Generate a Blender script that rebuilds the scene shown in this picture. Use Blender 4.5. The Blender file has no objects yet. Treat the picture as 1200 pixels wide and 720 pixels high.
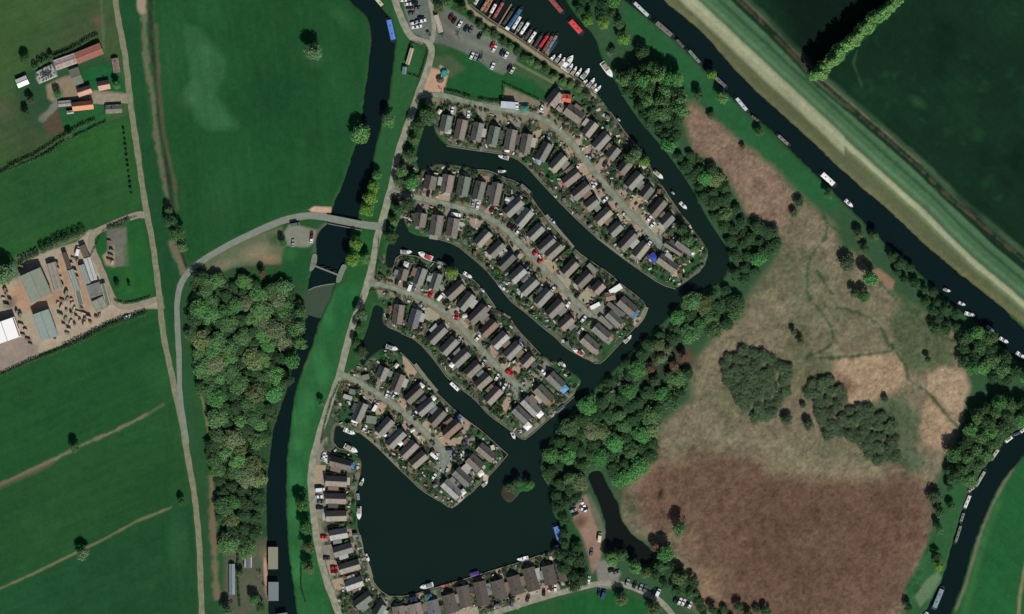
import bpy, math, random
import numpy as np
from mathutils import Vector

random.seed(11)
RNG = np.random.default_rng(5)
SC = bpy.context.scene
COL = SC.collection
R = math.radians
M_PX = 0.5                       # metres of ground for one pixel of the photograph

# ------------------------------------------------------------------ camera
cam = bpy.data.cameras.new('camera')
co = bpy.data.objects.new('camera', cam)
COL.objects.link(co)
co.location = (0, 0, 2600)
co.rotation_euler = (0, 0, 0)
cam.sensor_width = 36
cam.lens = 36 * 2600 / 600.0
cam.clip_start = 10
cam.clip_end = 20000
SC.camera = co
# ------------------------------------------------------------------ sky, sun, exposure
SUN_AZ = 161.0                   # degrees clockwise from north (up in the picture)
SUN_EL = 41.0
wd = bpy.data.worlds.new('World')
SC.world = wd
wd.use_nodes = True
nt = wd.node_tree
bg = nt.nodes['Background']
sky = nt.nodes.new('ShaderNodeTexSky')
sky.sky_type = 'NISHITA'
sky.sun_disc = False
sky.sun_elevation = R(SUN_EL)
sky.sun_rotation = R(SUN_AZ)
nt.links.new(sky.outputs[0], bg.inputs[0])
bg.inputs[1].default_value = 0.055
sl = bpy.data.lights.new('sun', 'SUN')
sl.energy = 5.0
sl.angle = R(0.5)
sl.color = (1.0, 0.965, 0.91)
so = bpy.data.objects.new('sun', sl)
COL.objects.link(so)
ce = math.cos(R(SUN_EL))
SDIR = Vector((math.sin(R(SUN_AZ)) * ce, math.cos(R(SUN_AZ)) * ce, math.sin(R(SUN_EL))))
so.rotation_euler = SDIR.to_track_quat('Z', 'Y').to_euler()
so.location = (0, 0, 300)
SC.view_settings.view_transform = 'Standard'
SC.view_settings.look = 'None'
SC.view_settings.exposure = -0.2
SC.view_settings.gamma = 1.0
SC.view_settings.use_curve_mapping = False
SC.cycles.max_bounces = 5
SC.cycles.diffuse_bounces = 2
SC.cycles.use_denoising = True

# ------------------------------------------------------------------ helpers
def W(px, py): return ((px - 600) * M_PX, (360 - py) * M_PX)
def V(x0, y0, f=7.5): return lambda zx, zy: (x0 + zx / f, y0 + zy / f)
def lin(c):
    c = np.asarray(c, float) / 255.0
    c = np.where(c <= 0.04045, c / 12.92, ((c + 0.055) / 1.055) ** 2.4)
    return c * 0.98 + float(c @ np.array([.3, .6, .1])) * 0.02
def tag(o, label=None, cat=None, group=None, kind=None):
    if label: o['label'] = label
    if cat: o['category'] = cat
    if group: o['group'] = group
    if kind: o['kind'] = kind
    return o
THINGS = []                      # every counted thing, for the final pass on labels
def empty(name, loc, rz=0, label=None, cat=None, group=None, share=False):
    o = bpy.data.objects.new(name, None)
    o.empty_display_size = 0.5
    COL.objects.link(o)
    o.location = loc
    o.rotation_euler = (0, 0, rz)
    tag(o, label, cat, group)
    THINGS.append((o, share))
    return o
def link(name, me, parent=None, loc=(0, 0, 0), rot=(0, 0, 0), scale=None):
    o = bpy.data.objects.new(name, me)
    COL.objects.link(o)
    if parent is not None: o.parent = parent
    o.location = loc
    o.rotation_euler = rot
    if scale is not None: o.scale = scale
    return o
class MB:
    """collects faces; each face can carry a material slot"""
    def __init__(s): s.v = []; s.f = []; s.m = []
    def quad(s, pts, m=0):
        n = len(s.v); s.v += [tuple(p) for p in pts]; s.f.append(tuple(range(n, n + len(pts)))); s.m.append(m)
    def box(s, x0, y0, z0, x1, y1, z1, m=0):
        n = len(s.v)
        s.v += [(x0, y0, z0), (x1, y0, z0), (x1, y1, z0), (x0, y1, z0), (x0, y0, z1), (x1, y0, z1), (x1, y1, z1), (x0, y1, z1)]
        for f in ((3, 2, 1, 0), (4, 5, 6, 7), (0, 1, 5, 4), (1, 2, 6, 5), (2, 3, 7, 6), (3, 0, 4, 7)):
            s.f.append(tuple(n + i for i in f)); s.m.append(m)
    def prism(s, poly, z0, z1, m=0):
        n = len(s.v); k = len(poly)
        a = sum(poly[i][0] * poly[(i + 1) % k][1] - poly[(i + 1) % k][0] * poly[i][1] for i in range(k))
        if a < 0: poly = poly[::-1]
        s.v += [(x, y, z0) for x, y in poly] + [(x, y, z1) for x, y in poly]
        s.f.append(tuple(n + k + i for i in range(k))); s.m.append(m)
        s.f.append(tuple(n + k - 1 - i for i in range(k))); s.m.append(m)
        for i in range(k):
            j = (i + 1) % k
            s.f.append((n + i, n + j, n + k + j, n + k + i)); s.m.append(m)
    def tube(s, a, b, r0, r1, n=6, m=0):
        a = Vector(a); b = Vector(b); d = (b - a).normalized()
        u = d.orthogonal().normalized(); w = d.cross(u)
        k = len(s.v)
        for p, r in ((a, r0), (b, r1)):
            for i in range(n):
                t = 2 * math.pi * i / n
                s.v.append(tuple(p + u * (r * math.cos(t)) + w * (r * math.sin(t))))
        for i in range(n):
            j = (i + 1) % n
            s.f.append((k + i, k + j, k + n + j, k + n + i)); s.m.append(m)
        s.f.append(tuple(k + n + i for i in range(n))); s.m.append(m)
        s.f.append(tuple(k + n - 1 - i for i in range(n))); s.m.append(m)
    def mesh(s, name, mats, smooth=False):
        me = bpy.data.meshes.new(name)
        me.from_pydata(s.v, [], s.f)
        for x in (mats if isinstance(mats, (list, tuple)) else [mats]): me.materials.append(x)
        if isinstance(mats, (list, tuple)) and len(mats) > 1: me.polygons.foreach_set('material_index', s.m)
        if smooth: me.polygons.foreach_set('use_smooth', [True] * len(s.f))
        me.update()
        return me
    def obj(s, name, mats, parent=None, **k):
        return link(name, s.mesh(name, mats), parent, **k)
def fast_mesh(name, verts, quads, mat, cols=None, colname='Col'):
    me = bpy.data.meshes.new(name)
    nv, nf = len(verts), len(quads)
    me.vertices.add(nv); me.vertices.foreach_set('co', np.ascontiguousarray(verts, np.float32).ravel())
    me.loops.add(nf * 4); me.loops.foreach_set('vertex_index', np.ascontiguousarray(quads, np.int32).ravel())
    me.polygons.add(nf)
    me.polygons.foreach_set('loop_start', np.arange(0, nf * 4, 4, dtype=np.int32))
    me.polygons.foreach_set('loop_total', np.full(nf, 4, np.int32))
    if cols is not None:
        at = me.color_attributes.new(colname, 'FLOAT_COLOR', 'POINT')
        c4 = np.ones((nv, 4), np.float32); c4[:, :3] = cols
        at.data.foreach_set('color', c4.ravel())
    me.materials.append(mat)
    me.update(calc_edges=True)
    return me

# ------------------------------------------------------------------ materials
MATS = {}
def mat(name, col, rough=0.8, noise=0.15, scale=2.0, spec=0.25, bump=0.0, bscale=None, metal=0.0, stripes=None, srgb=True, obvar=0.0, attr=None):
    """principled colour with procedural mottling, optional bump, optional ribs across local x"""
    if name in MATS: return MATS[name]
    m = bpy.data.materials.new(name); m.use_nodes = True
    t = m.node_tree; N = t.nodes; L = t.links
    b = N['Principled BSDF']
    c = lin(col) if srgb else np.array(col, float)
    b.inputs['Roughness'].default_value = rough
    b.inputs['Metallic'].default_value = metal
    b.inputs['Specular IOR Level'].default_value = spec
    tc = N.new('ShaderNodeTexCoord')
    nz = N.new('ShaderNodeTexNoise'); nz.inputs['Scale'].default_value = scale; nz.inputs['Detail'].default_value = 4
    L.new(tc.outputs['Object'], nz.inputs['Vector'])
    mr = N.new('ShaderNodeMapRange')
    mr.inputs['From Min'].default_value = 0.3; mr.inputs['From Max'].default_value = 0.7
    mr.inputs['To Min'].default_value = 1 - noise; mr.inputs['To Max'].default_value = 1 + noise
    L.new(nz.outputs['Fac'], mr.inputs['Value'])
    fac = mr.outputs[0]
    if obvar:
        oi = N.new('ShaderNodeObjectInfo')
        m2 = N.new('ShaderNodeMapRange'); m2.inputs['To Min'].default_value = 1 - obvar; m2.inputs['To Max'].default_value = 1 + obvar
        L.new(oi.outputs['Random'], m2.inputs['Value'])
        mm = N.new('ShaderNodeMath'); mm.operation = 'MULTIPLY'
        L.new(fac, mm.inputs[0]); L.new(m2.outputs[0], mm.inputs[1]); fac = mm.outputs[0]
    if stripes:
        wv = N.new('ShaderNodeTexWave'); wv.inputs['Scale'].default_value = stripes; wv.bands_direction = 'X'
        wv.inputs['Distortion'].default_value = 0.4
        L.new(tc.outputs['Object'], wv.inputs['Vector'])
        m3 = N.new('ShaderNodeMapRange'); m3.inputs['To Min'].default_value = 0.82; m3.inputs['To Max'].default_value = 1.08
        L.new(wv.outputs['Fac'], m3.inputs['Value'])
        mm = N.new('ShaderNodeMath'); mm.operation = 'MULTIPLY'
        L.new(fac, mm.inputs[0]); L.new(m3.outputs[0], mm.inputs[1]); fac = mm.outputs[0]
    vm = N.new('ShaderNodeVectorMath'); vm.operation = 'SCALE'
    if attr:
        an = N.new('ShaderNodeAttribute'); an.attribute_name = attr
        L.new(an.outputs['Color'], vm.inputs[0])
    else:
        vm.inputs[0].default_value = tuple(float(x) for x in c)
    L.new(fac, vm.inputs['Scale'])
    L.new(vm.outputs[0], b.inputs['Base Color'])
    if bump:
        n2 = N.new('ShaderNodeTexNoise'); n2.inputs['Scale'].default_value = bscale or scale * 3; n2.inputs['Detail'].default_value = 3
        L.new(tc.outputs['Object'], n2.inputs['Vector'])
        bp = N.new('ShaderNodeBump'); bp.inputs['Strength'].default_value = bump; bp.inputs['Distance'].default_value = 0.15
        L.new(n2.outputs['Fac'], bp.inputs['Height']); L.new(bp.outputs[0], b.inputs['Normal'])
    MATS[name] = m
    return m
def leafmat(name, col, var=0.3):
    if name in MATS: return MATS[name]
    m = bpy.data.materials.new(name); m.use_nodes = True
    t = m.node_tree; N = t.nodes; L = t.links
    b = N['Principled BSDF']; b.inputs['Roughness'].default_value = 0.7; b.inputs['Specular IOR Level'].default_value = 0.15
    c = lin(col)
    oi = N.new('ShaderNodeObjectInfo'); ge = N.new('ShaderNodeNewGeometry')
    mr = N.new('ShaderNodeMapRange'); mr.inputs['To Min'].default_value = 0.62; mr.inputs['To Max'].default_value = 1.38
    L.new(ge.outputs['Random Per Island'], mr.inputs['Value'])
    m2 = N.new('ShaderNodeMapRange'); m2.inputs['To Min'].default_value = 1 - var; m2.inputs['To Max'].default_value = 1 + var
    L.new(oi.outputs['Random'], m2.inputs['Value'])
    mm = N.new('ShaderNodeMath'); mm.operation = 'MULTIPLY'
    L.new(mr.outputs[0], mm.inputs[0]); L.new(m2.outputs[0], mm.inputs[1])
    hs = N.new('ShaderNodeHueSaturation'); hs.inputs['Color'].default_value = (*[float(x) for x in c], 1)
    m3 = N.new('ShaderNodeMapRange'); m3.inputs['To Min'].default_value = 0.488; m3.inputs['To Max'].default_value = 0.51
    mu = N.new('ShaderNodeMath'); mu.operation = 'MULTIPLY'; mu.inputs[1].default_value = 7.31
    fr = N.new('ShaderNodeMath'); fr.operation = 'FRACT'
    L.new(oi.outputs['Random'], mu.inputs[0]); L.new(mu.outputs[0], fr.inputs[0]); L.new(fr.outputs[0], m3.inputs['Value'])
    L.new(m3.outputs[0], hs.inputs['Hue']); L.new(mm.outputs[0], hs.inputs['Value'])
    L.new(hs.outputs[0], b.inputs['Base Color'])
    MATS[name] = m
    return m

# ------------------------------------------------------------------ outlines, in photograph pixels
def chaikin(p, n=1, closed=True):
    p = [tuple(q) for q in p]
    for _ in range(n):
        o = []
        k = len(p)
        for i in range(k if closed else k - 1):
            a, b = p[i], p[(i + 1) % k]
            o.append((a[0] * .75 + b[0] * .25, a[1] * .75 + b[1] * .25))
            o.append((a[0] * .25 + b[0] * .75, a[1] * .25 + b[1] * .75))
        if not closed: o = [p[0]] + o + [p[-1]]
        p = o
    return p
MARINA = [(538,-30),(546,-4),(552,6),(561,13),(576,24),(602,40),(628,58),(647,71),(663,82),(700,110),(705,116),(715,131),(724,143),(735,159),(751,175),(762,195),(775,217),(785,232),(797,250),(810,265),(825,285),(831,295),(825,315),(805,330),(792,339),(775,334),(750,317),(722,297),(697,277),(665,247),(632,212),(617,195),(604,185),(584,180),(560,177),(533,173),(523,171),(513,161),(509,153),(508,144),(503,140),(499,144),(495,157),(491,169),(487,182),(489,193),(492,201),(503,195),(513,191),(540,193),(559,199),(573,200),(590,208),(608,214),(619,226),(636,251),(651,269),(675,294),(693,307),(715,321),(725,331),(741,343),(757,356),(756,370),(745,383),(719,411),(705,426),(696,426),(687,421),(661,407),(653,397),(637,385),(619,369),(607,360),(596,351),(575,322),(558,306),(550,300),(535,287),(512,280),(480,275),(475,262),(472,254),(466,262),(462,275),(455,285),(452,300),(452,313),(461,314),(465,299),(483,299),(505,306),(523,311),(537,321),(553,327),(561,334),(571,346),(581,361),(599,375),(605,385),(620,401),(633,415),(647,423),(656,424),(664,433),(672,437),(680,443),(681,449),(676,455),(673,465),(664,473),(647,488),(617,515),(611,515),(599,505),(573,487),(560,472),(550,463),(526,446),(510,423),(489,399),(470,391),(450,382),(447,372),(450,362),(444,358),(438,358),(435,370),(430,387),(425,400),(421,415),(423,430),(428,424),(435,417),(443,410),(453,407),(469,413),(486,429),(503,451),(516,465),(535,483),(553,497),(562,503),(595,533),(578,553),(563,567),(550,580),(535,593),(527,597),(514,587),(494,575),(482,563),(469,551),(453,535),(440,522),(424,509),(415,506),(403,503),(396,498),(392,502),(391,519),(396,526),(404,527),(419,534),(424,541),(423,554),(420,566),(419,573),(417,590),(420,624),(425,637),(425,645),(432,660),(436,680),(445,692),(456,699),(479,699),(517,687),(551,677),(583,667),(607,660),(629,652),(643,648),(652,643),(656,632),(655,612),(648,602),(645,580),(641,567),(634,556),(633,542),(640,525),(655,498),(690,462),(722,430),(752,400),(782,372),(800,352),(822,340),(842,332),(853,318),(856,300),(848,285),(838,270),(826,252),(815,228),(800,205),(782,180),(765,160),(752,145),(735,122),(719,92),(705,70),(697,42),(680,25),(665,5),(648,-30)]
RIVER_W = [(400,-40),(407,0),(424,12),(433,25),(436,45),(432,75),(429,100),(426,120),(424,140),(421,160),(414,178),(407,200),(400,222),(391,237),(388,252),(385,262),(375,269),(371,281),(371,299),(369,309),(366,316),(362,326),(361,340),(357,348),(355,366),(355,376),(350,400),(343,430),(335,460),(328,480),(321,500),(317,530),(313,560),(312,590),(313,640),(314,720),(318,760),(360,760),(348,720),(344,690),(337,640),(335,590),(335,540),(340,500),(344,467),(350,443),(360,417),(370,392),(374,374),(385,355),(392,333),(396,320),(402,310),(407,300),(410,287),(410,266),(419,258),(422,242),(427,225),(437,207),(438,180),(441,165),(446,150),(447,136),(455,120),(457,100),(460,78),(463,55),(463,42),(457,25),(450,12),(440,0),(432,-40)]
RIVER_NE = [(700,-30),(732,0),(745,10),(765,25),(790,45),(808,62),(822,78),(838,93),(858,115),(885,137),(910,157),(932,181),(957,205),(987,235),(1010,257),(1032,280),(1062,305),(1090,332),(1107,350),(1127,365),(1150,382),(1170,400),(1184,420),(1205,425),(1270,470),(1270,440),(1200,388),(1172,357),(1125,322),(1087,290),(1060,265),(1037,242),(1005,217),(962,176),(925,142),(898,118),(870,92),(840,57),(817,32),(776,0),(745,-30)]
RIVER_SE = [(1270,460),(1200,500),(1177,515),(1159,540),(1138,575),(1127,602),(1115,640),(1105,680),(1085,715),(1070,760),(1105,760),(1115,715),(1127,687),(1135,657),(1145,625),(1157,597),(1170,567),(1192,542),(1200,531),(1270,495)]
POND = [(687,555),(694,570),(700,585),(708,605),(711,622),(708,640),(722,648),(740,655),(752,662),(762,662),(767,655),(762,642),(740,627),(728,610),(724,590),(710,565),(704,550)]
WATERS = [('marina_basin', chaikin(MARINA, 1)), ('river', chaikin(RIVER_W, 2)), ('river', chaikin(RIVER_NE, 2)), ('river', chaikin(RIVER_SE, 2)), ('pond', chaikin(POND, 2))]

# ------------------------------------------------------------------ the ground: one fine grid, banks dipping under the water
STEP = 0.75
gx = np.arange(-336, 336.01, STEP); gy = np.arange(-216, 216.01, STEP)
GX, GY = np.meshgrid(gx, gy)            # metres
PX = GX / M_PX + 600; PY = 360 - GY / M_PX
NY, NX = GX.shape
def sdf(poly):
    """signed distance in pixels, positive outside"""
    P = np.array(poly, np.float64)
    m = 40
    i0 = np.searchsorted(PX[0], P[:, 0].min() - m); i1 = np.searchsorted(PX[0], P[:, 0].max() + m)
    yy = -PY[:, 0]
    j0 = np.searchsorted(yy, -P[:, 1].max() - m); j1 = np.searchsorted(yy, -P[:, 1].min() + m)
    out = np.full(PX.shape, 1e3)
    x = PX[j0:j1, i0:i1]; y = PY[j0:j1, i0:i1]
    if x.size == 0: return out
    d2 = np.full(x.shape, 1e12); ins = np.zeros(x.shape, bool)
    for k in range(len(P)):
        ax, ay = P[k]; bx, by = P[(k + 1) % len(P)]
        ex, ey = bx - ax, by - ay
        L2 = ex * ex + ey * ey + 1e-12
        # crossing test on whole rows
        if ay != by:
            c = ((ay <= y) != (by <= y)) & (x < (y - ay) * ex / ey + ax)
            ins ^= c
        # distance only near the edge
        a0 = np.searchsorted(x[0], min(ax, bx) - m); a1 = np.searchsorted(x[0], max(ax, bx) + m)
        yr = -y[:, 0]
        b0 = np.searchsorted(yr, -max(ay, by) - m); b1 = np.searchsorted(yr, -min(ay, by) + m)
        xs = x[b0:b1, a0:a1]; ys = y[b0:b1, a0:a1]
        if xs.size == 0: continue
        t = np.clip(((xs - ax) * ex + (ys - ay) * ey) / L2, 0, 1)
        q = (xs - ax - t * ex) ** 2 + (ys - ay - t * ey) ** 2
        d2[b0:b1, a0:a1] = np.minimum(d2[b0:b1, a0:a1], q)
    d = np.minimum(np.sqrt(d2), 1e3)
    out[j0:j1, i0:i1] = np.where(ins, -d, d)
    return out
def linedist(pts):
    out = np.full(PX.shape, 1e3)
    P = np.array(pts, float); m = 45
    for k in range(len(P) - 1):
        ax, ay = P[k]; bx, by = P[k + 1]
        a0 = np.searchsorted(PX[0], min(ax, bx) - m); a1 = np.searchsorted(PX[0], max(ax, bx) + m)
        yr = -PY[:, 0]
        b0 = np.searchsorted(yr, -max(ay, by) - m); b1 = np.searchsorted(yr, -min(ay, by) + m)
        xs = PX[b0:b1, a0:a1]; ys = PY[b0:b1, a0:a1]
        if xs.size == 0: continue
        ex, ey = bx - ax, by - ay
        t = np.clip(((xs - ax) * ex + (ys - ay) * ey) / (ex * ex + ey * ey + 1e-9), 0, 1)
        out[b0:b1, a0:a1] = np.minimum(out[b0:b1, a0:a1], np.hypot(xs - ax - t * ex, ys - ay - t * ey))
    return out
def vnoise(cell, seed, x=None, y=None):
    r = np.random.default_rng(seed)
    x = (GX if x is None else x) / cell + 500.37; y = (GY if y is None else y) / cell + 500.81
    xi = np.floor(x).astype(int); yi = np.floor(y).astype(int)
    fx = x - xi; fy = y - yi
    fx = fx * fx * (3 - 2 * fx); fy = fy * fy * (3 - 2 * fy)
    T = r.random((512, 512))
    g = lambda a, b: T[(a * 7 + b // 512) % 512, b % 512] if False else T[a % 512, b % 512]
    return (g(yi, xi) * (1 - fx) + g(yi, xi + 1) * fx) * (1 - fy) + (g(yi + 1, xi) * (1 - fx) + g(yi + 1, xi + 1) * fx) * fy
def fbm(cell, seed, o=4, x=None, y=None):
    s = 0; a = 1; t = 0
    for k in range(o):
        s = s + a * vnoise(cell / 2 ** k, seed + k, x, y); t += a; a *= 0.55
    return (s / t - 0.5) * 2          # about -1..1
SD = {}
wsd = np.full(PX.shape, 1e3); body = np.zeros(PX.shape, int)
for i, (nm, poly) in enumerate(WATERS):
    d = sdf(poly)
    body = np.where(d < wsd, i, body); wsd = np.minimum(wsd, d)
    SD[i] = d
ISLET = [(586,577),(590,568),(599,561),(608,559),(613,565),(620,562),(628,566),(625,573),(617,577),(611,575),(604,585),(597,590),(590,586)]
_is = -sdf(chaikin(ISLET, 1)); SD[0] = np.maximum(SD[0], _is); wsd = np.where(body == 0, np.maximum(wsd, _is), wsd)
WL = -0.65
wobble = fbm(3.0, 77, 3) * 1.3
natural = (body != 0) | ((PX + PY * 0.75) > 1058 + 0 * PX) & (PX > 640)
wsdw = wsd + np.where(natural, wobble, wobble * 0.25)
sm = wsdw * M_PX
Z = np.where(sm > 0, np.minimum(WL + sm * 0.75, 0), np.maximum(WL + sm * 0.9, -2.6))
# flood bank beside the north-east river
TRK = [(780,-34),(812,0),(900,82),(1000,176),(1075,243),(1137,304),(1200,356),(1270,416)]
LV = linedist(TRK) * M_PX
Z = Z + 2.2 * np.clip(1 - (LV / 13.0), 0, 1) ** 1.0 * (wsd > 3)
# ------------------------------------------------------------------ colour of the ground (what grows or lies there, plus shade painted beside the poplars)
CL = np.zeros(PX.shape + (3,)); CL[:] = lin((38, 80, 42))
LAB = np.zeros(PX.shape, int)           # which ground object a cell belongs to
LABN = ['ground']
N1 = fbm(60, 1); N2 = fbm(14, 11); N3 = fbm(4, 21, 3); N4 = fbm(1.6, 31, 2)
def blend(mask, col, amt=1.0):
    global CL
    m = (np.clip(mask, 0, 1) * amt)[..., None]
    CL = CL * (1 - m) + lin(col) * m
def region(poly, col, soft=2.0, name=None, rag=0.0, amt=1.0):
    d = sdf(poly)
    if rag: d = d + (N3 * 0.6 + N2 * 0.6) * rag
    blend(0.5 - d / soft, col, amt)
    if name:
        LABN.append(name); LAB[d < 0] = len(LABN) - 1
    return d
def line(pts, w, col, soft=1.5, rag=0.0, amt=1.0):
    d = linedist(pts)
    if rag: d = d + N3 * rag + N4 * rag * 0.5
    blend(0.5 - (d - w / 2) / soft, col, amt)
def patch(x, y, r, col, amt=0.5, sy=1.0, rot=0):
    c, s = math.cos(R(rot)), math.sin(R(rot))
    u = (PX - x) * c + (PY - y) * s; v = (-(PX - x) * s + (PY - y) * c) / sy
    q = np.sqrt(u * u + v * v) / r + N2 * 0.35 + N3 * .15
    blend(1.25 - q, col, amt)
# fields west of the lane
region([(-80,-60),(134,-60),(136,10),(146,60),(152,110),(150,136),(112,146),(75,163),(40,182),(0,201),(-80,235)], (60,86,48), 3, 'field')
patch(95, 45, 60, (66,80,54), .7, .6, -20); patch(60, 165, 45, (66,78,54), .7); patch(15, 140, 40, (66,84,52), .6); patch(30, 20, 60, (50,88,46), .4); patch(5, 130, 12, (105,95,78), .4); patch(116,25,8,(120,85,75),.5)
region([(-80,236),(0,205),(40,186),(75,167),(112,150),(150,139),(160,175),(164,228),(163,243),(125,260),(100,271),(60,288),(20,304),(-80,335)], (40,86,42), 3, 'field')
patch(120, 175, 40, (42,96,42), .5); patch(60,230,60,(27,76,40),.5)
region([(138,-60),(160,-60),(164,40),(172,120),(186,200),(192,250),(202,295),(214,318),(206,335),(204,400),(200,400),(190,345),(181,285),(173,235),(165,175),(156,110),(146,50),(140,0)], (28,74,41), 3)
region([(-80,470),(0,440),(37,422),(87,405),(125,383),(150,374),(170,370),(184,366),(190,400),(200,460),(172,487),(100,520),(60,540),(0,568),(-80,600)], (30,77,38), 2, 'field')
region([(-80,602),(0,571),(60,544),(100,524),(172,490),(203,470),(212,520),(220,575),(207,592),(160,611),(85,649),(0,689),(-80,725)], (33,76,38), 2, 'field')
region([(-80,730),(0,692),(85,652),(160,615),(208,596),(224,590),(229,640),(231,780),(-80,780)], (30,75,42), 2, 'field')
patch(190,440,25,(42,92,48),.5); patch(60,600,60,(34,82,42),.5); patch(208,640,12,(46,96,60),.5,3.5); patch(180,520,40,(32,84,42),.5); patch(30,710,50,(30,82,48),.4); patch(120,700,60,(22,66,42),.5)
# big meadow between ditch and river
region([(182,-60),(404,-60),(408,0),(428,20),(434,45),(426,115),(418,170),(402,215),(386,238),(362,243),(330,251),(300,266),(270,280),(240,297),(222,310),(214,290),(208,240),(198,190),(190,120),(182,60)], (29,77,40), 3, 'field')
region([(216,30),(230,32),(247,50),(264,72),(262,92),(254,112),(276,140),(280,152),(246,154),(232,140),(222,120),(217,110),(224,90),(217,50)], (50,98,62), 8, rag=6, amt=.8)
patch(225,112,12,(70,110,70),.4,1.5,30); patch(238,62,9,(64,110,72),.4); patch(262,143,14,(54,104,66),.4,.6); patch(268,215,26,(44,88,50),.5,2,20); patch(200,60,20,(42,90,50),.5,3); patch(330,120,60,(18,66,38),.5); patch(240,10,20,(40,88,50),.5); patch(395,90,16,(38,92,52),.4,3); patch(400,20,20,(50,98,52),.5,.5,40); patch(300,200,50,(20,80,40),.4); patch(368,65,15,(52,98,58),.5)
# ditch with reeds
line([(168,-40),(168,0),(169,15),(170,50),(172,80),(179,112),(182,150),(186,175),(192,210),(197,240)], 6, (104,104,84), 2.5, 2.8, .8)
line([(164,-20),(166,12)], 10, (150,134,114), 3, 1.5)
line([(177,-40),(177,0),(176,37),(180,62),(185,100),(187,137),(193,175),(198,210),(202,245)], 4.5, (42,50,40), 3, 2.4)
line([(183,30),(186,100),(192,160),(204,210),(208,245)], 4, (92,88,66), 3, 2.0, .7)
line([(202,285),(210,305),(216,322)], 9, (108,104,84), 3, 2.4); line([(212,295),(218,312)], 3, (50,40,36), 2)
# two grass ridges across the lower fields
line([(-60,596),(0,568),(30,554),(60,540),(100,520),(135,505),(172,486)], 3.6, (122,116,90), 2.4, 1.8, .85)
line([(-60,597),(0,570),(40,552),(60,542)], 7, (104,90,72), 3, 2, .5)
line([(172,486),(192,474)], 2.5, (90,102,66), 2, 1.2, .7)
line([(-60,722),(0,690),(40,672),(85,650),(120,633),(160,611),(200,595)], 2.2, (120,116,84), 2, 1.1, .85)
# farmstead
region([(15,92),(40,78),(60,70),(98,60),(130,70),(140,110),(120,140),(80,150),(50,160),(30,140)], (42,76,48), 6, rag=3)
region([(92,83),(138,72),(150,115),(112,112),(96,100)], (28,88,48), 3); region([(70,133),(118,120),(126,140),(80,162),(74,150)], (34,86,46), 4)
region([(54,100),(70,92),(84,88),(92,102),(97,112),(112,106),(150,110),(152,120),(112,122),(104,118),(70,115),(62,120),(56,115)], (134,122,100), 3, 'yard', 1)
region([(50,134),(68,130),(72,145),(74,155),(56,158),(50,148)], (84,72,58), 4, rag=2); line([(48,140),(60,130),(68,118)], 7, (116,118,104), 3, 2)
patch(68,110,6,(50,92,54),.9); patch(25,145,30,(56,78,52),.6); line([(118,-10),(120,25),(122,60)], 3, (80,100,72), 3, 2)
# industrial yard
region([(-60,330),(0,334),(22,322),(26,305),(50,296),(90,284),(104,270),(118,268),(108,280),(116,304),(128,335),(138,354),(160,356),(190,348),(192,362),(172,362),(150,369),(125,378),(87,399),(37,418),(-2,436),(-60,460)], (158,146,126), 2, 'yard')
region([(10,345),(26,330),(34,352),(44,362),(40,366),(20,362),(16,350)], (166,130,104), 6, rag=2, amt=.8); patch(8,342,10,(186,150,122),.7); patch(12,356,8,(92,76,64),.8)
region([(50,345),(72,340),(76,352),(60,356),(46,354)], (156,124,102), 5, rag=2, amt=.8); line([(86,290),(92,320),(100,350),(106,378)], 7, (164,130,108), 3, 2, .7); line([(70,300),(78,330),(86,352)], 5, (170,128,98), 3, 2, .7)
region([(-60,395),(28,396),(45,405),(45,418),(-10,442)], (140,128,116), 3)
region([(18,302),(60,287),(100,272),(100,276),(60,293),(24,308)], (120,120,100), 4)
region([(-60,300),(0,312),(28,312),(20,325),(-60,335)], (84,104,84), 8, rag=3)
region([(112,282),(122,266),(148,256),(164,258),(172,285),(182,325),(178,345),(158,354),(142,352),(132,330),(122,308),(112,296)], (33,88,42), 2, 'field')
region([(125,268),(148,266),(151,312),(134,313),(126,300)], (104,104,92), 2); region([(120,300),(134,288),(134,313),(124,311)], (150,132,108), 3); line([(150,290),(152,340)], 9, (44,96,44), 4, 1, .6)
# verge, bridge head, scrubby plot
region([(205,335),(212,330),(222,316),(240,303),(300,276),(330,262),(335,275),(334,312),(260,316),(232,332),(222,345),(219,400),(228,470),(240,540),(250,620),(256,760),(243,760),(236,640),(224,540),(212,480)], (40,78,46), 4)
region([(240,305),(272,288),(300,275),(330,265),(334,292),(333,310),(300,311),(270,314),(242,326),(226,335)], (92,102,76), 4, rag=3); patch(300,296,20,(142,130,106),.7,.5,-15); patch(265,310,18,(130,124,100),.6,.4,-20); patch(315,303,14,(150,118,92),.7,.5); patch(240,335,12,(74,108,52),.7); patch(322,280,8,(50,84,50),.8)
line([(243,334),(262,322),(300,313),(333,311)], 1.6, (70,62,48), 1.2)
line([(221,376),(226,400),(236,460),(246,512)], 3, (146,132,98), 2, 1); line([(230,410),(240,450),(250,500)], 6, (96,92,70), 3, 2.5); line([(248,560),(250,620),(254,700)], 7, (110,100,76), 4, 3)
region([(222,385),(345,320),(357,345),(352,400),(318,520),(312,640),(262,640),(246,520)], (44,72,44), 6, rag=3)
region([(333,272),(340,262),(372,270),(368,285),(358,292),(350,290),(336,288)], (124,128,112), 3, 'parking_area', .5)
region([(333,290),(360,290),(366,300),(362,330),(335,335),(330,312)], (30,80,44), 4, rag=1); patch(340,298,9,(52,108,54),.6)
region([(362,246),(368,242),(388,243),(389,249),(380,250),(366,249)], (190,160,134), 1.5, rag=.4)
region([(372,268),(378,262),(384,262),(371,285),(370,298),(366,298)], (74,88,70), 4)
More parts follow.
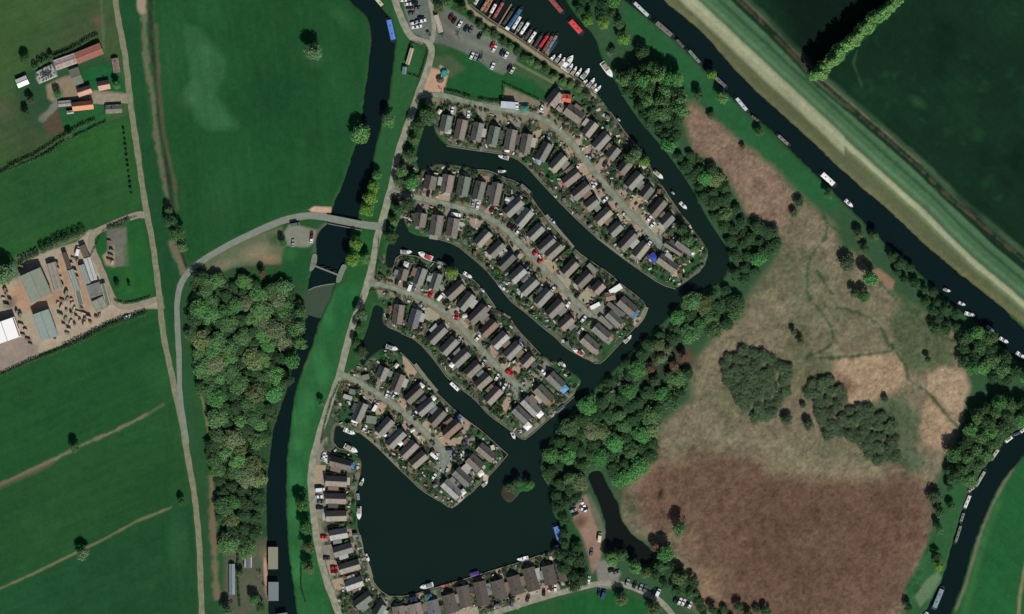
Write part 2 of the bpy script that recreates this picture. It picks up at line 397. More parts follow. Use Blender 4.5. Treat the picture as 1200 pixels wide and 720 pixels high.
# river meadow
region([(392,340),(408,330),(426,322),(432,330),(420,355),(408,395),(398,435),(378,480),(367,520),(362,560),(365,600),(370,650),(384,700),(392,760),(346,760),(342,690),(337,640),(335,540),(344,467),(360,417),(374,374)], (40,94,50), 3, 'meadow')
for i, (x, y) in enumerate([(385,375),(372,420),(378,440),(352,490),(350,520),(345,560),(346,600),(348,660),(347,674),(382,350),(360,470)]):
    patch(x, y, 9 + i % 4, (58,128,72), .45, 1.4)
patch(400,365,12,(28,92,50),.6,3,15); patch(372,700,20,(30,88,44),.7)
line([(372,380),(356,430)], 5, (84,100,66), 3, 1.5, .7)
region([(448,140),(456,120),(461,80),(465,45),(460,10),(468,0),(478,45),(495,60),(488,100),(478,140),(465,180),(452,230),(440,245),(430,250),(424,240),(430,210)], (40,88,48), 3)
region([(410,266),(430,268),(438,285),(436,310),(424,330),(410,335),(405,310)], (36,88,42), 4, rag=1)
# plot south of the wood
region([(262,640),(316,630),(318,720),(322,760),(262,760)], (78,84,66), 6, rag=3); line([(311,655),(312,690),(316,705),(322,720),(330,745)], 4.5, (176,138,118), 1.5, .4)
patch(298,690,18,(92,92,76),.7); patch(312,650,10,(130,108,86),.6); patch(305,715,12,(52,92,50),.7); patch(268,690,7,(84,84,72),.7,3)
# housing peninsulas
HOUSING = [
 [(500,115),(530,118),(590,124),(640,120),(660,110),(690,112),(703,118),(716,131),(735,159),(751,175),(775,217),(797,250),(812,266),(825,285),(831,300),(820,325),(792,339),(750,317),(697,277),(632,212),(604,185),(533,173),(508,150)],
 [(470,185),(490,200),(513,191),(559,199),(608,214),(651,269),(693,307),(757,356),(745,383),(696,426),(653,397),(596,351),(550,300),(512,280),(475,262),(462,235)],
 [(445,300),(505,306),(561,334),(605,385),(656,424),(681,449),(647,488),(614,515),(560,472),(510,423),(450,382),(445,345),(436,325)],
 [(425,425),(443,410),(453,407),(503,451),(562,503),(595,533),(530,597),(482,563),(424,509),(396,498),(392,520),(424,541),(420,566),(417,590),(425,645),(436,680),(456,699),(583,667),(650,644),(680,650),(690,690),(640,702),(575,722),(560,740),(405,740),(392,690),(376,630),(368,580),(372,530),(390,480),(402,445)]]
HM = np.full(PX.shape, 1e3)
for p in HOUSING: HM = np.minimum(HM, sdf(p))
blend(0.5 - HM / 3, (64,76,58)); LABN.append('garden_ground'); LAB[HM < 0] = len(LABN) - 1
hm = (HM < 2)
blend(hm * np.clip(fbm(5, 91, 3) * 2.2, 0, 1), (44,84,48), .85)
blend(hm * np.clip(fbm(4, 95, 3) * 2.4 - .15, 0, 1), (122,118,100), .8)
blend(hm * np.clip(fbm(4, 99, 3) * 2.4 - .5, 0, 1), (36,44,36), .7)
blend(hm * np.clip(fbm(2.2, 103, 2) * 2.4 - .9, 0, 1), (150,140,120), .7)
blend(hm * np.clip(1.3 - np.abs(wsd - 2.2) / 1.6, 0, 1), (112,112,96), .55)
ERD = np.full(PX.shape, 1e3)
for pts in ([(488,113),(524,113),(587,128),(633,138),(660,158),(687,190),(731,242),(774,286)], [(458,224),(490,232),(562,250),(600,276),(633,311),(697,374)], [(432,333),(457,337),(505,354),(547,391),(606,452)], [(397,438),(437,458),(475,486),(522,532),(519,546)], [(368,525),(364,560),(366,590),(370,625),(375,652),(382,680),(392,705)]):
    ERD = np.minimum(ERD, linedist(pts))
blend(hm * np.clip((11 + N2 * 5 + N3 * 4 - ERD) / 3, 0, 1), (138,126,104), .7)
# lawns
for p in ([(765,322),(775,334),(792,339),(797,327),(786,318),(778,325),(768,316),(750,306),(752,315)], [(800,325),(815,315),(828,300),(830,292),(820,290),(808,306),(795,322)],
          [(632,195),(648,215),(662,210),(652,196),(640,190)], [(736,362),(748,352),(754,362),(748,372),(738,372)], [(719,400),(728,410),(745,392),(738,380),(730,380)],
          [(705,408),(712,415),(722,402),(715,395)], [(563,503),(590,534),(572,552),(562,545),(574,540),(556,520),(552,505)], [(435,418),(444,411),(456,408),(462,416),(452,424),(443,423)],
          [(396,526),(404,528),(418,534),(422,541),(414,540),(398,532)], [(412,590),(418,592),(420,622),(414,620),(410,600)], [(400,470),(412,468),(418,480),(408,500),(398,498)],
          [(668,434),(678,440),(680,448),(674,455),(663,450)], [(652,424),(664,434),(660,442),(648,432)], [(530,590),(548,578),(556,570),(556,562),(548,566)], [(625,360),(640,375),(636,382),(620,370)], [(440,300),(452,312),(456,330),(444,328),(440,315)], [(445,350),(470,352),(478,358),(452,362),(440,356)]):
    region(p, (38,82,46), 2, rag=.8, amt=.9)
region([(528,88),(545,60),(560,68),(590,88),(632,90),(640,108),(632,118),(592,102),(587,118),(552,114),(522,108),(527,92)], (30,84,44), 3)
region([(508,68),(528,65),(545,80),(528,92),(524,85),(506,82)], (70,88,62), 5, rag=2)
region([(592,102),(632,118),(637,122),(620,132),(588,124)], (122,116,98), 2, rag=.8)
region([(602,70),(660,100),(690,118),(690,130),(660,112),(640,108),(625,95),(602,88)], (60,88,56), 5, rag=1.5)
region([(498,80),(503,79),(526,84),(519,112),(508,114),(497,106)], (182,150,122), 2, 'playground', .4)
line([(516,78),(524,84)], 3, (150,170,150), 1)
region([(478,-30),(500,-30),(512,0),(530,12),(545,20),(560,32),(590,48),(608,62),(600,78),(590,88),(575,82),(560,70),(540,60),(520,52),(505,50),(482,38),(474,14),(468,-30)], (100,108,98), 2, 'car_park', .5)
patch(522,40,12,(86,90,84),.6,1.6); line([(515,28),(540,45),(570,58),(602,70)], 7, (124,124,114), 4, 1, .6)
for k in range(26):          # worn bay markings of the car park
    t = k / 25.0
    x, y = 525 + 62 * t, 22 + 36 * t
    line([(x, y), (x + 3.2, y - 6.5)], .5, (150,158,146), .8, 0, .5)
for k in range(9):
    line([(484 + k * 1.4, 12 + k * 4), (499 + k, 8 + k * 4)], .5, (150,158,146), .8, 0, .4)
region([(503,0),(512,0),(518,20),(514,24),(506,12)], (104,100,74), 2, rag=.6)
# quay path
line([(546,-14),(549,9),(557,16),(572,27),(599,43),(625,61),(644,74),(660,85),(680,100),(697,113)], 4.6, (150,136,112), 1.2, .3)
line([(602,72),(620,82),(650,98)], 2, (120,124,96), 1.5, .6)
# turning heads
region([(755,262),(765,268),(778,280),(782,290),(776,298),(768,292),(757,280)], (118,122,112), 2); region([(590,440),(605,445),(630,432),(640,422),(645,428),(630,445),(612,462),(604,470),(596,462)], (122,130,116), 3, rag=.5); region([(508,512),(524,528),(545,526),(552,520),(548,532),(534,540),(522,556),(514,560),(512,545)], (112,124,116), 3, rag=.5)
# marsh and its surrounds
region([(640,-40),(732,-30),(745,10),(822,78),(898,158),(990,240),(1062,308),(1130,370),(1184,424),(1205,430),(1205,495),(1160,540),(1127,602),(1100,680),(1070,760),(640,760),(640,690),(672,680),(690,600),(640,570),(625,540),(690,462),(752,400),(800,352),(842,332),(856,300),(826,252),(782,180),(735,122),(697,42)], (50,82,54), 4, 'marsh')
region([(735,0),(765,27),(822,82),(880,140),(935,190),(965,215),(985,240),(965,250),(940,225),(900,195),(868,165),(830,125),(800,112),(780,75),(750,50),(730,20)], (38,90,52), 5, rag=1.5)
region([(800,128),(812,120),(840,145),(872,170),(900,193),(925,215),(948,240),(975,262),(985,292),(1010,300),(1045,345),(1090,372),(1125,392),(1130,450),(1120,520),(1098,560),(1088,600),(1093,640),(1080,690),(1060,716),(1040,760),(850,760),(815,705),(785,665),(790,640),(765,635),(742,625),(730,600),(735,570),(770,535),(772,500),(810,470),(810,430),(840,390),(870,370),(880,345),(915,300),(918,280),(880,255),(862,225),(845,195),(812,172)], (116,108,86), 12, 'reed_marsh', 4)
blend((LAB == len(LABN) - 1) * np.clip(fbm(22, 131) * 1.9 - .1, 0, 1) * np.clip((600 - PY) / 60, 0, 1), (84,94,66), .75)
blend((LAB == len(LABN) - 1) * np.clip(fbm(9, 141) * 1.8 - .3, 0, 1), (140,124,103), .6)
region([(800,130),(820,128),(870,170),(905,195),(930,235),(915,265),(880,250),(850,200),(815,175)], (130,106,90), 10, rag=5, amt=.8)
region([(735,580),(745,560),(775,540),(850,530),(920,555),(990,560),(1040,560),(1065,552),(1080,575),(1095,600),(1090,650),(1075,690),(1050,714),(1000,760),(860,760),(820,690),(800,650),(790,620),(760,628),(740,600)], (103,81,66), 30, rag=14)
region([(870,556),(930,563),(1010,566),(1060,556),(1075,590),(1060,650),(1010,690),(930,700),(880,680),(860,620)], (94,72,59), 40, rag=9, amt=.8)
patch(970,640,28,(112,92,72),.5,.6); patch(810,590,20,(110,88,70),.5); patch(760,560,22,(112,88,72),.5,1,30); patch(830,690,22,(134,112,88),.7,1.4,20); patch(815,635,10,(128,106,84),.5,2.5,-15)
region([(900,530),(960,545),(1030,545),(1035,560),(980,562),(900,556)], (128,120,94), 16, rag=7, amt=.6)
region([(980,420),(1020,412),(1050,416),(1062,435),(1060,452),(1030,465),(1010,480),(995,478),(985,455),(975,440)], (158,134,108), 6, rag=5, amt=.9); patch(990,452,14,(96,74,58),.7,.8,40)
region([(1085,440),(1105,428),(1130,435),(1138,455),(1130,480),(1125,500),(1110,480),(1095,470),(1085,455)], (162,140,114), 6, rag=4, amt=.85); region([(1090,465),(1105,480),(1118,500),(1115,515),(1102,528),(1085,520),(1075,505),(1080,485)], (160,136,110), 6, rag=4, amt=.85)
region([(930,300),(960,290),(1000,320),(1040,360),(1050,410),(1000,405),(960,420),(935,440),(920,400),(935,350)], (96,98,74), 26, rag=14, amt=.45)
region([(1020,320),(1030,315),(1048,330),(1046,340),(1036,336),(1024,330)], (140,112,88), 3, rag=1.5)
for pts in ([(960,235),(968,262),(990,275),(1000,290),(1030,330),(1050,352)], [(970,262),(968,278),(950,300),(946,318),(946,345),(950,352)], [(958,318),(965,330),(975,345)], [(950,352),(962,365),(975,385),(976,402),(962,412),(945,418)], [(962,420),(1000,418),(1045,412)], [(980,360),(1010,368),(1030,380),(1040,400),(1050,412),(1062,430),(1064,445),(1085,458),(1100,475),(1112,490),(1122,500)], [(1060,352),(1075,372),(1095,390),(1120,402)], [(1140,420),(1160,440),(1172,470)]):
    line(pts, 3.2, (56,82,50), 2.4, 1.6, .85)
region([(1060,350),(1085,372),(1110,395),(1118,430),(1100,430),(1080,440),(1062,430),(1050,405),(1040,375)], (66,84,56), 10, rag=4, amt=.8)
region([(1000,480),(1060,462),(1078,485),(1075,525),(1090,545),(1060,560),(1050,520)], (70,88,64), 10, rag=4, amt=.8)
region([(755,405),(790,395),(812,412),(815,430),(790,440),(765,455),(750,450),(748,430)], (52,50,38), 14, rag=6, amt=.7); patch(805,420,12,(100,82,66),.7)
patch(774,578,3.5,(44,32,26),.9,2.2,10); patch(932,400,8,(70,74,46),.6,3,45)
region([(728,592),(745,600),(750,620),(760,628),(745,622),(730,610)], (110,104,84), 5, rag=2); patch(742,595,10,(68,80,54),.7,1.8)
region([(668,585),(688,580),(697,605),(706,625),(706,645),(700,665),(694,672),(690,650),(680,625),(672,610)], (140,114,98), 4, rag=2); region([(690,578),(702,600),(710,625),(706,642),(700,620),(692,600)], (96,100,80), 3, rag=1)
region([(698,660),(712,655),(728,672),(720,690),(702,690)], (122,122,112), 3, rag=1); patch(680,612,8,(92,66,56),.8)
region([(1060,690),(1085,640),(1100,600),(1112,560),(1135,560),(1118,640),(1090,715),(1060,740)], (44,88,50), 5, rag=2); region([(1072,700),(1085,680),(1100,668),(1103,678),(1090,700),(1078,712)], (90,116,84), 3, rag=1)
region([(1180,540),(1200,528),(1270,500),(1270,780),(1100,780),(1120,715),(1137,655),(1160,597)], (32,88,46), 3, 'field'); line([(1170,590),(1150,640),(1130,720)], 8, (56,104,58), 6, 2, .7); line([(1192,745),(1195,700),(1202,660),(1230,610)], 4, (120,116,84), 2, .8); line([(1196,535),(1176,567),(1160,597),(1148,628),(1140,657),(1131,687),(1120,715)], 3.5, (104,108,84), 3, 1.5)
line([(640,725),(700,700),(780,722)], 1, (34,84,44), 1); region([(560,745),(600,722),(640,708),(680,696),(712,692),(735,696),(765,712),(780,735),(790,780),(560,780)], (28,86,42), 3, 'lawn'); patch(640,716,22,(56,86,50),.5,.4,-10)
region([(584,574),(592,566),(604,572),(606,590),(590,592)], (58,56,44), 3, rag=1)
# flood bank strips, measured across from the pale track
LD = linedist(TRK)
side = (PY - (np.interp(PX, [q[0] for q in TRK], [q[1] for q in TRK])))   # negative: north-east of the track
sg = LD * np.sign(-side)          # + = field side
bank = (PX > 700) & (wsd > -2) & (sg > -46) & ~((side > 0) & (body != 2)) 
LABN.append('flood_bank'); 
bk = ((sg > -60) & (sg < 34) & ((side < 0) | (wsd < 60))) & (PX > 735)
d_ne = SD[2]
ne_side = bk & ((side < 0) | (LD < 44)) 
# left of track up to the river's right bank only
rb = [(745,-30),(776,0),(817,32),(840,57),(870,92),(898,118),(925,142),(962,176),(1005,217),(1037,242),(1060,265),(1087,290),(1125,322),(1172,357),(1270,440)]
rby = np.interp(PX, [q[0] for q in rb], [q[1] for q in rb])
east = (PY < rby + 1) & (PX > 740)
def eb(m, col, amt=1.0): blend(east * m, col, amt)
band = lambda a, b, s=2.0: np.clip((sg + N2 * 1.2 - a) / s + .5, 0, 1) * np.clip((b - sg - N2 * 1.2) / s + .5, 0, 1)
eb(np.ones(PX.shape), (15,42,27))
eb(band(-80, 2), (84,92,64)); eb(band(-7, 3, 3), (108,124,88), .7); eb(band(-11, 8, 4) * (PX < 990), (150,152,122), .85)
eb(band(4, 30), (74,106,74)); eb(band(-3.5, 3.0), (152,158,126), .95)
eb(band(8, 12), (94,132,94), .6); eb(band(19, 23), (34,76,48), .7); eb(band(13, 17), (66,108,72), .5)
eb(np.clip(1.2 - np.abs(PY - rby + 4) / 5 + N3 * .5, 0, 1), (104,102,70), .6)
LAB[east & (sg < 31)] = len(LABN) - 1
LABN.append('field'); LAB[east & (sg >= 31)] = len(LABN) - 1
DT = [(850,-30),(865,0),(900,34),(937,72),(955,92),(995,126),(1035,160),(1075,195),(1112,232),(1167,278),(1200,306),(1270,366)]
line([(x + 5, y - 5) for x, y in DT], 7, (60,84,60), 4, 1.5); line(DT, 2.0, (84,70,56), 1.5, 2.2, .8); line([(x - 3, y + 3) for x, y in DT], 2.5, (20,48,30), 2, .6)
line([(x + 3.5, y - 3.5) for x, y in DT[1:8]], 1.8, (120,110,88), 1.5, 1, .7)
fm = east * (sg > 40)
blend(fm * np.clip(fbm(30, 201, 4) * 1.6 - .15, 0, 1), (20,58,33), .8); blend(fm * np.clip(fbm(9, 211, 3) * 2 - .7, 0, 1), (30,70,40), .6)
blend(fm * np.clip(fbm(26, 221, 3) * 2 - .6, 0, 1), (7,26,20), .8)
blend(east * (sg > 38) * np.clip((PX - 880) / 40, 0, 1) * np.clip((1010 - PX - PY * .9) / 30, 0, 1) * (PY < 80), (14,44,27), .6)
region([(898,-30),(925,30),(945,72),(958,82),(1000,45),(1040,3),(1062,-30)], (8,26,19), 26, rag=5, amt=.8)  # dark crop, with the poplar row's shadow painted into its colour
line([(1010,100),(1000,75),(1004,60)], 2, (60,96,62), 2, 1, .5); patch(1075,120,12,(46,82,50),.5,.6,30); patch(1180,20,40,(20,56,32),.5)
line([(952,90),(985,62),(1015,35),(1042,6),(1062,-20)], 13, (44,84,44), 4, 2)
# under water and general mottling
blend(np.clip(-wsdw * 1.2, 0, 1), (26,34,26))
blend(np.clip(1 - np.abs(wsdw) / 1.3, 0, 1) * (body != 0), (48,56,38), .6)
def streak(ang, cell, ratio, seed):
    cs, sn = math.cos(R(ang)), math.sin(R(ang)); u = GX * cs + GY * sn; v = (-GX * sn + GY * cs)
    return fbm(cell, seed, 3, u / ratio, v)
fl = np.isin(LAB, [i for i, n in enumerate(LABN) if n in ('field', 'meadow', 'lawn')])
S1 = streak(23, 2.2, 14, 411); S2_ = streak(-84, 2.0, 12, 421); S3 = streak(-42, 2.0, 14, 431)
ST = np.where(PX > 900, S3, np.where(PX > 190, S2_, S1))
CL *= (1 + np.where(fl, .13 * ST, 0))[..., None]
blend(fl * (PX < 440) * np.clip(fbm(11, 441, 4) * 2.2 - .9, 0, 1), (44,92,50), .35)
CL *= (1 + 0.10 * N2 + 0.10 * N3 + 0.10 * N4)[..., None]
reed = np.isin(LAB, [i for i, n in enumerate(LABN) if n in ('reed_marsh',)])
GR = RNG.normal(size=PX.shape)
CL *= np.where(reed, np.clip(1 + 0.22 * N4 + 0.18 * N3 + .11 * GR + .12 * fbm(7, 451, 3), .4, 1.8), 1 + .05 * fbm(1.1, 301, 1) + .035 * GR)[..., None]
CL *= (1 + 0.10 * N1)[..., None]
CL = np.clip(CL, 0.0015, 1)
Z = Z + 0.05 * N4 * (wsd > 2) * reed * 3
# split the sheet into its fields, banks and yards; shared edges, no gaps
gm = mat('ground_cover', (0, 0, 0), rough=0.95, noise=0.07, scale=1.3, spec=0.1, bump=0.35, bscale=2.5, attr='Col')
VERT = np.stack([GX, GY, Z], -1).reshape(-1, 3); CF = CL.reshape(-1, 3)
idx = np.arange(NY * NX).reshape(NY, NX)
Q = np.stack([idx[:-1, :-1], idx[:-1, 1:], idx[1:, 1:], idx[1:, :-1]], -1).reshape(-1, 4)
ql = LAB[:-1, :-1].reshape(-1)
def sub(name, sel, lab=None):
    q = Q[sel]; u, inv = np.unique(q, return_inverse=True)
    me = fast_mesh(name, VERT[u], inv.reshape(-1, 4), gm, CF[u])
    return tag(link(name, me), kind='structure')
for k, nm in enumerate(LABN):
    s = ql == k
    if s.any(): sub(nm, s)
# the land beyond the picture
x0, x1, y0, y1 = gx[0], gx[-1], gy[0], gy[-1]
fv = []; fc = []; fq = []
xs = [-6000, -2500, -900, x0, -150, 0, 150, x1, 900, 2500, 6000]; ys = [-6000, -2500, -900, y0, -80, 80, y1, 900, 2500, 6000]
for j, yy in enumerate(ys):
    for i, xx in enumerate(xs):
        fv.append((xx, yy, -0.02 if (x0 <= xx <= x1 and y0 <= yy <= y1) else -0.6)); fc.append(lin((30 + random.randint(-6, 10), 76 + random.randint(-8, 10), 42)))
for j in range(len(ys) - 1):
    for i in range(len(xs) - 1):
        if x0 <= xs[i] < x1 and y0 <= ys[j] < y1: continue
        a = j * len(xs) + i; fq.append((a, a + 1, a + 1 + len(xs), a + len(xs)))
tag(link('ground', fast_mesh('far_ground', np.array(fv), np.array(fq), gm, np.array(fc))), kind='structure')

# ------------------------------------------------------------------ water
def water_mat(name, col, rough=0.12):
    m = bpy.data.materials.new(name); m.use_nodes = True
    t = m.node_tree; N = t.nodes; L = t.links; b = N['Principled BSDF']
    b.inputs['Roughness'].default_value = rough; b.inputs['IOR'].default_value = 1.33
    tc = N.new('ShaderNodeTexCoord'); nz = N.new('ShaderNodeTexNoise'); nz.inputs['Scale'].default_value = 0.035; nz.inputs['Detail'].default_value = 5
    L.new(tc.outputs['Object'], nz.inputs['Vector'])
    rp = N.new('ShaderNodeMix'); rp.data_type = 'RGBA'
    c = lin(col)
    rp.inputs[6].default_value = (*[float(x) for x in c * 0.85], 1); rp.inputs[7].default_value = (*[float(x) for x in c * 1.15], 1)
    L.new(nz.outputs['Fac'], rp.inputs[0]); L.new(rp.outputs[2], b.inputs['Base Color'])
    n2 = N.new('ShaderNodeTexNoise'); n2.inputs['Scale'].default_value = 1.6; n2.inputs['Detail'].default_value = 2
    L.new(tc.outputs['Object'], n2.inputs['Vector'])
    bp = N.new('ShaderNodeBump'); bp.inputs['Strength'].default_value = 0.08; bp.inputs['Distance'].default_value = 0.1
    L.new(n2.outputs['Fac'], bp.inputs['Height']); L.new(bp.outputs[0], b.inputs['Normal'])
    return m
WM = {'marina_basin': water_mat('marina_water', (18,35,29)), 'river': water_mat('river_water', (12,28,28)), 'pond': water_mat('pond_water', (20,26,22)), 'weir': water_mat('weir_pool', (62,78,62))}
S2 = 3
wx = np.arange(0, NX - S2, S2); wy = np.arange(0, NY - S2, S2)
WI, WJ = np.meshgrid(wx, wy)
mn = wsd[WJ + 1, WI + 1]; bd = body[WJ + 1, WI + 1]
for k, (nm, _) in enumerate(WATERS):
    for ap in (0,):
        s = (bd == k) & (mn < 9)
        
        I = WI[s]; J = WJ[s]
        v = np.stack([np.stack([gx[I + a], gy[J + b], np.full(I.shape, WL)], -1) for a, b in ((0, 0), (S2, 0), (S2, S2), (0, S2))], 1).reshape(-1, 3)
        q = np.arange(len(v)).reshape(-1, 4)
        tag(link(nm if not ap else 'weir_pool', fast_mesh(nm, v, q, WM['weir' if ap else nm])), kind='structure')
wp = [(360,341),(368,337),(376,335),(385,333.5),(393,332.5),(398,334),(390,358),(382,372),(374,373),(366,371),(352,366),(352,350)]
_p = [W(*q) for q in wp]; _mb = MB(); _mb.quad([(x, y, WL + .03) for x, y in _p[::-1]]); tag(_mb.obj('weir_pool', WM['weir']), kind='structure')
# ------------------------------------------------------------------ roads and tracks
def resample(pts, step):
    P = [Vector(p) for p in pts]; out = [P[0]]
    for a, b in zip(P, P[1:]):
        n = max(1, int((b - a).length / step))
        for i in range(1, n + 1): out.append(a.lerp(b, i / n))
    return out
def ribbon(name, pts, w, m, z=0.04, jag=0.0, n_smooth=2, kerb=False, ends=None):
    pts = chaikin(pts, n_smooth, False)
    P = resample([W(*p) for p in pts], 1.5)
    mb = MB(); L = []; RR = []
    for i, p in enumerate(P):
        d = (P[min(i + 1, len(P) - 1)] - P[max(i - 1, 0)]).normalized(); nrm = Vector((-d.y, d.x))
        ww = w[0] + (w[1] - w[0]) * i / (len(P) - 1) if isinstance(w, tuple) else w
        j1 = (math.sin(i * .7 + p.x) + math.sin(i * .23 + 1)) * jag; j2 = (math.sin(i * .9 + p.y) + math.cos(i * .31)) * jag
        L.append(p + nrm * (ww / 2 + j1)); RR.append(p - nrm * (ww / 2 + j2))
    for i in range(len(P) - 1):
        mb.quad([(L[i].x, L[i].y, z), (RR[i].x, RR[i].y, z), (RR[i + 1].x, RR[i + 1].y, z), (L[i + 1].x, L[i + 1].y, z)])
    o = mb.obj(name, m); tag(o, kind='structure')
    if kerb:
        for S, s in ((L, 1), (RR, -1)):
            k = MB()
            for i in range(len(P) - 1):
                a, b = S[i], S[i + 1]; d = (b - a).normalized(); nn = Vector((-d.y, d.x)) * s * .14
                q = [(a.x, a.y), (b.x, b.y), (b.x + nn.x, b.y + nn.y), (a.x + nn.x, a.y + nn.y)]
                k.quad([(x, y, z + .08) for x, y in q]); k.quad([(q[0][0], q[0][1], z - .05), (q[1][0], q[1][1], z - .05), (q[1][0], q[1][1], z + .08), (q[0][0], q[0][1], z + .08)])
                k.quad([(q[3][0], q[3][1], z - .05), (q[2][0], q[2][1], z - .05), (q[2][0], q[2][1], z + .08), (q[3][0], q[3][1], z + .08)])
            tag(k.obj('kerb', mat('kerb', (120,122,110), .9, .1)), kind='structure')
    return o
ROADG = mat('lane_asphalt', (138,138,120), .92, .26, .3, bump=.2)
ROADH = mat('estate_asphalt', (124,132,115), .92, .24, .3, bump=.2)
ROADB = mat('main_asphalt', (122,130,116), .92, .12, .4, bump=.2)
TRACK = mat('track_gravel', (122,122,98), .95, .18, .4, bump=.4)
ribbon('farm_track', [(133,-40),(135,0),(139,25),(145,55),(151,100),(155,140),(161,175),(164,200),(169,232),(173,256),(179,285),(184,320),(187,352),(190,385),(198,425),(206,462),(214,500),(220,535),(222,548),(228,580),(232,615),(234,652),(236,700),(238,780)], 3.4, TRACK, .05, .12)
ribbon('road', [(452,266),(436,265),(419,262),(403,258),(387,256),(370,253),(357,253),(335,257),(315,265),(300,272),(270,286),(242,302),(222,317),(211,333),(207,355),(208,385),(210,420),(210,445),(212,472),(216,498),(219,520)], (4.4, 2.6), ROADB, .06, .08)
YG = 1
ribbon('farm_track', [(173,252),(160,252),(145,257),(125,266),(109,274),(106,288),(113,304),(123,328),(130,348),(138,358),(150,360),(166,357),(188,350)], 3.8, mat('yard_gravel', (140,132,114), .95, .15, .4), .045, .15)
ribbon('farm_track', [(110,116),(120,117),(135,115),(152,116)], 5.5, mat('yard_gravel', (140,132,114)), .038, .3)
LANE = [(457,-40),(462,0),(472,25),(480,42),(489,48),(500,50),(505,54),(506,64),(502,80),(496,95),(490,110),(482,135),(475,155),(467,178),(463,195),(460,215),(455,232),(450,252),(446,265),(442,277),(440,292),(435,318),(428,342),(422,357),(416,372),(410,392),(404,415),(399,437),(391,458),(382,485),(374,510),(367,535),(364,560),(366,590),(370,625),(375,652),(382,680),(392,705),(405,740)]
ribbon('lane', LANE, 4.0, ROADG, .052, .1)
ribbon('lane', [(502,52),(509,45),(508,20),(503,-5),(500,-40)], 2.6, ROADG, .046, .1)
ribbon('estate_road', [(488,113),(505,111),(524,113),(555,122),(587,128),(613,132),(633,138),(648,146),(660,158),(674,172),(687,190),(699,205),(713,222),(731,242),(745,257),(760,272),(774,286)], 3.0, ROADH, .064, .03, 2, True)
ribbon('estate_road', [(458,224),(472,229),(490,232),(525,240),(562,250),(585,262),(600,276),(616,293),(633,311),(648,325),(667,346),(683,362),(697,374)], 3.0, ROADH, .064, .03, 2, True)
ribbon('estate_road', [(432,333),(442,333),(457,337),(483,346),(505,354),(527,370),(547,391),(564,410),(580,427),(594,443),(606,452)], 3.0, ROADH, .064, .03, 2, True)
ribbon('estate_road', [(397,438),(407,441),(422,449),(437,458),(457,471),(475,486),(490,499),(502,510),(513,520),(522,532),(519,546)], 3.0, ROADH, .064, .03, 2, True)
ribbon('estate_road', [(540,735),(560,727),(575,720),(600,712),(637,700),(675,690),(700,684),(716,683),(735,686),(752,693),(773,703),(790,722),(800,745)], 3.3, ROADG, .064, .05, 2)
# road bridge with parapets
t = empty('road_bridge', (*W(405, 259.5), 0), 0, 'low concrete road bridge carrying the lane over the west river', 'bridge')
def loc(px, py): x, y = W(px, py); c = W(405, 259.5); return (x - c[0], y - c[1])
CON = mat('concrete', (120,124,116), .9, .12, 1.5)
mb = MB(); mb.prism([loc(384,252.5), loc(424,260.3), loc(424,269.3), loc(384,261.5)], -.35, .03); mb.obj('bridge_deck', CON, t)
for a, b in (((384,251.5),(424,259.3)), ((384,261.9),(424,269.7))):
    mb = MB(); mb.prism([loc(a[0], a[1]), loc(b[0], b[1]), loc(b[0], b[1] + .8), loc(a[0], a[1] + .8)], -.3, 1.0); mb.obj('parapet', CON, t)
for x in (394, 404, 414):
    mb = MB(); mb.prism([loc(x, 254 + (x-394)*.2), loc(x + 2, 254.4+ (x-394)*.2), loc(x + 2, 262.4+ (x-394)*.2), loc(x, 262+ (x-394)*.2)], -2.6, -.36)
    mb.obj('pier', CON, t)
# sluice: piers, footbridge, weir crest
t = empty('sluice', (*W(382, 318), 0), 0, 'concrete sluice with a narrow footbridge across the west river', 'sluice')
def loc2(px, py): x, y = W(px, py); c = W(382, 318); return (x - c[0], y - c[1])
for pts in ([(366,298),(370,297),(372,300),(371,310),(366,318),(362,318),(364,308)], [(401,310),(405,310),(407,313),(403,320),(399,331),(394,332),(394,326),(398,316)]):
    mb = MB(); mb.prism([loc2(*p) for p in chaikin(pts, 1)], -2.6, .45); mb.obj('sluice_wall', mat('pale_concrete', (112,122,104), .9, .12, 1.5), t)
mb = MB(); mb.prism([loc2(368,310.6), loc2(396,321.6), loc2(396,323.4), loc2(368,312.4)], .55, .68); fb = mb.obj('footbridge', CON, t)
for q in (0, 2.4):
    mb = MB(); a = loc2(368, 310.4 + q * .8); b = loc2(396, 321.4 + q * .8)
    for k in range(12):
        f = k / 11; x = a[0] + (b[0]-a[0]) * f; y = a[1] + (b[1]-a[1]) * f; mb.box(x-.03, y-.03, .68, x+.03, y+.03, 1.7)
    mb.tube((a[0], a[1], 1.7), (b[0], b[1], 1.7), .04, .04, 4); mb.obj('handrail', mat('galvanised', (150,156,152), .5, .05), fb)
for f in (.12, .38, .62, .88):
    a = loc2(368, 308.3); b = loc2(396, 319.3); x = a[0] + (b[0]-a[0]) * f; y = a[1] + (b[1]-a[1]) * f
    mb = MB(); mb.box(x-1.2, y-.12, -1.2, x+1.2, y+.12, .3); o = mb.obj('sluice_gate', mat('dark_steel', (60,66,66), .6, .1), t)
mb = MB(); cr = [(361,340),(368,336.5),(376,334.5),(385,333),(393,332)]
for a, b in zip(cr, cr[1:]): mb.prism([loc2(*a), loc2(*b), loc2(b[0], b[1] + 1.2), loc2(a[0], a[1] + 1.2)], -2.5, -.5)
mb.obj('weir_crest', mat('pale_concrete', (0,0,0)), t)
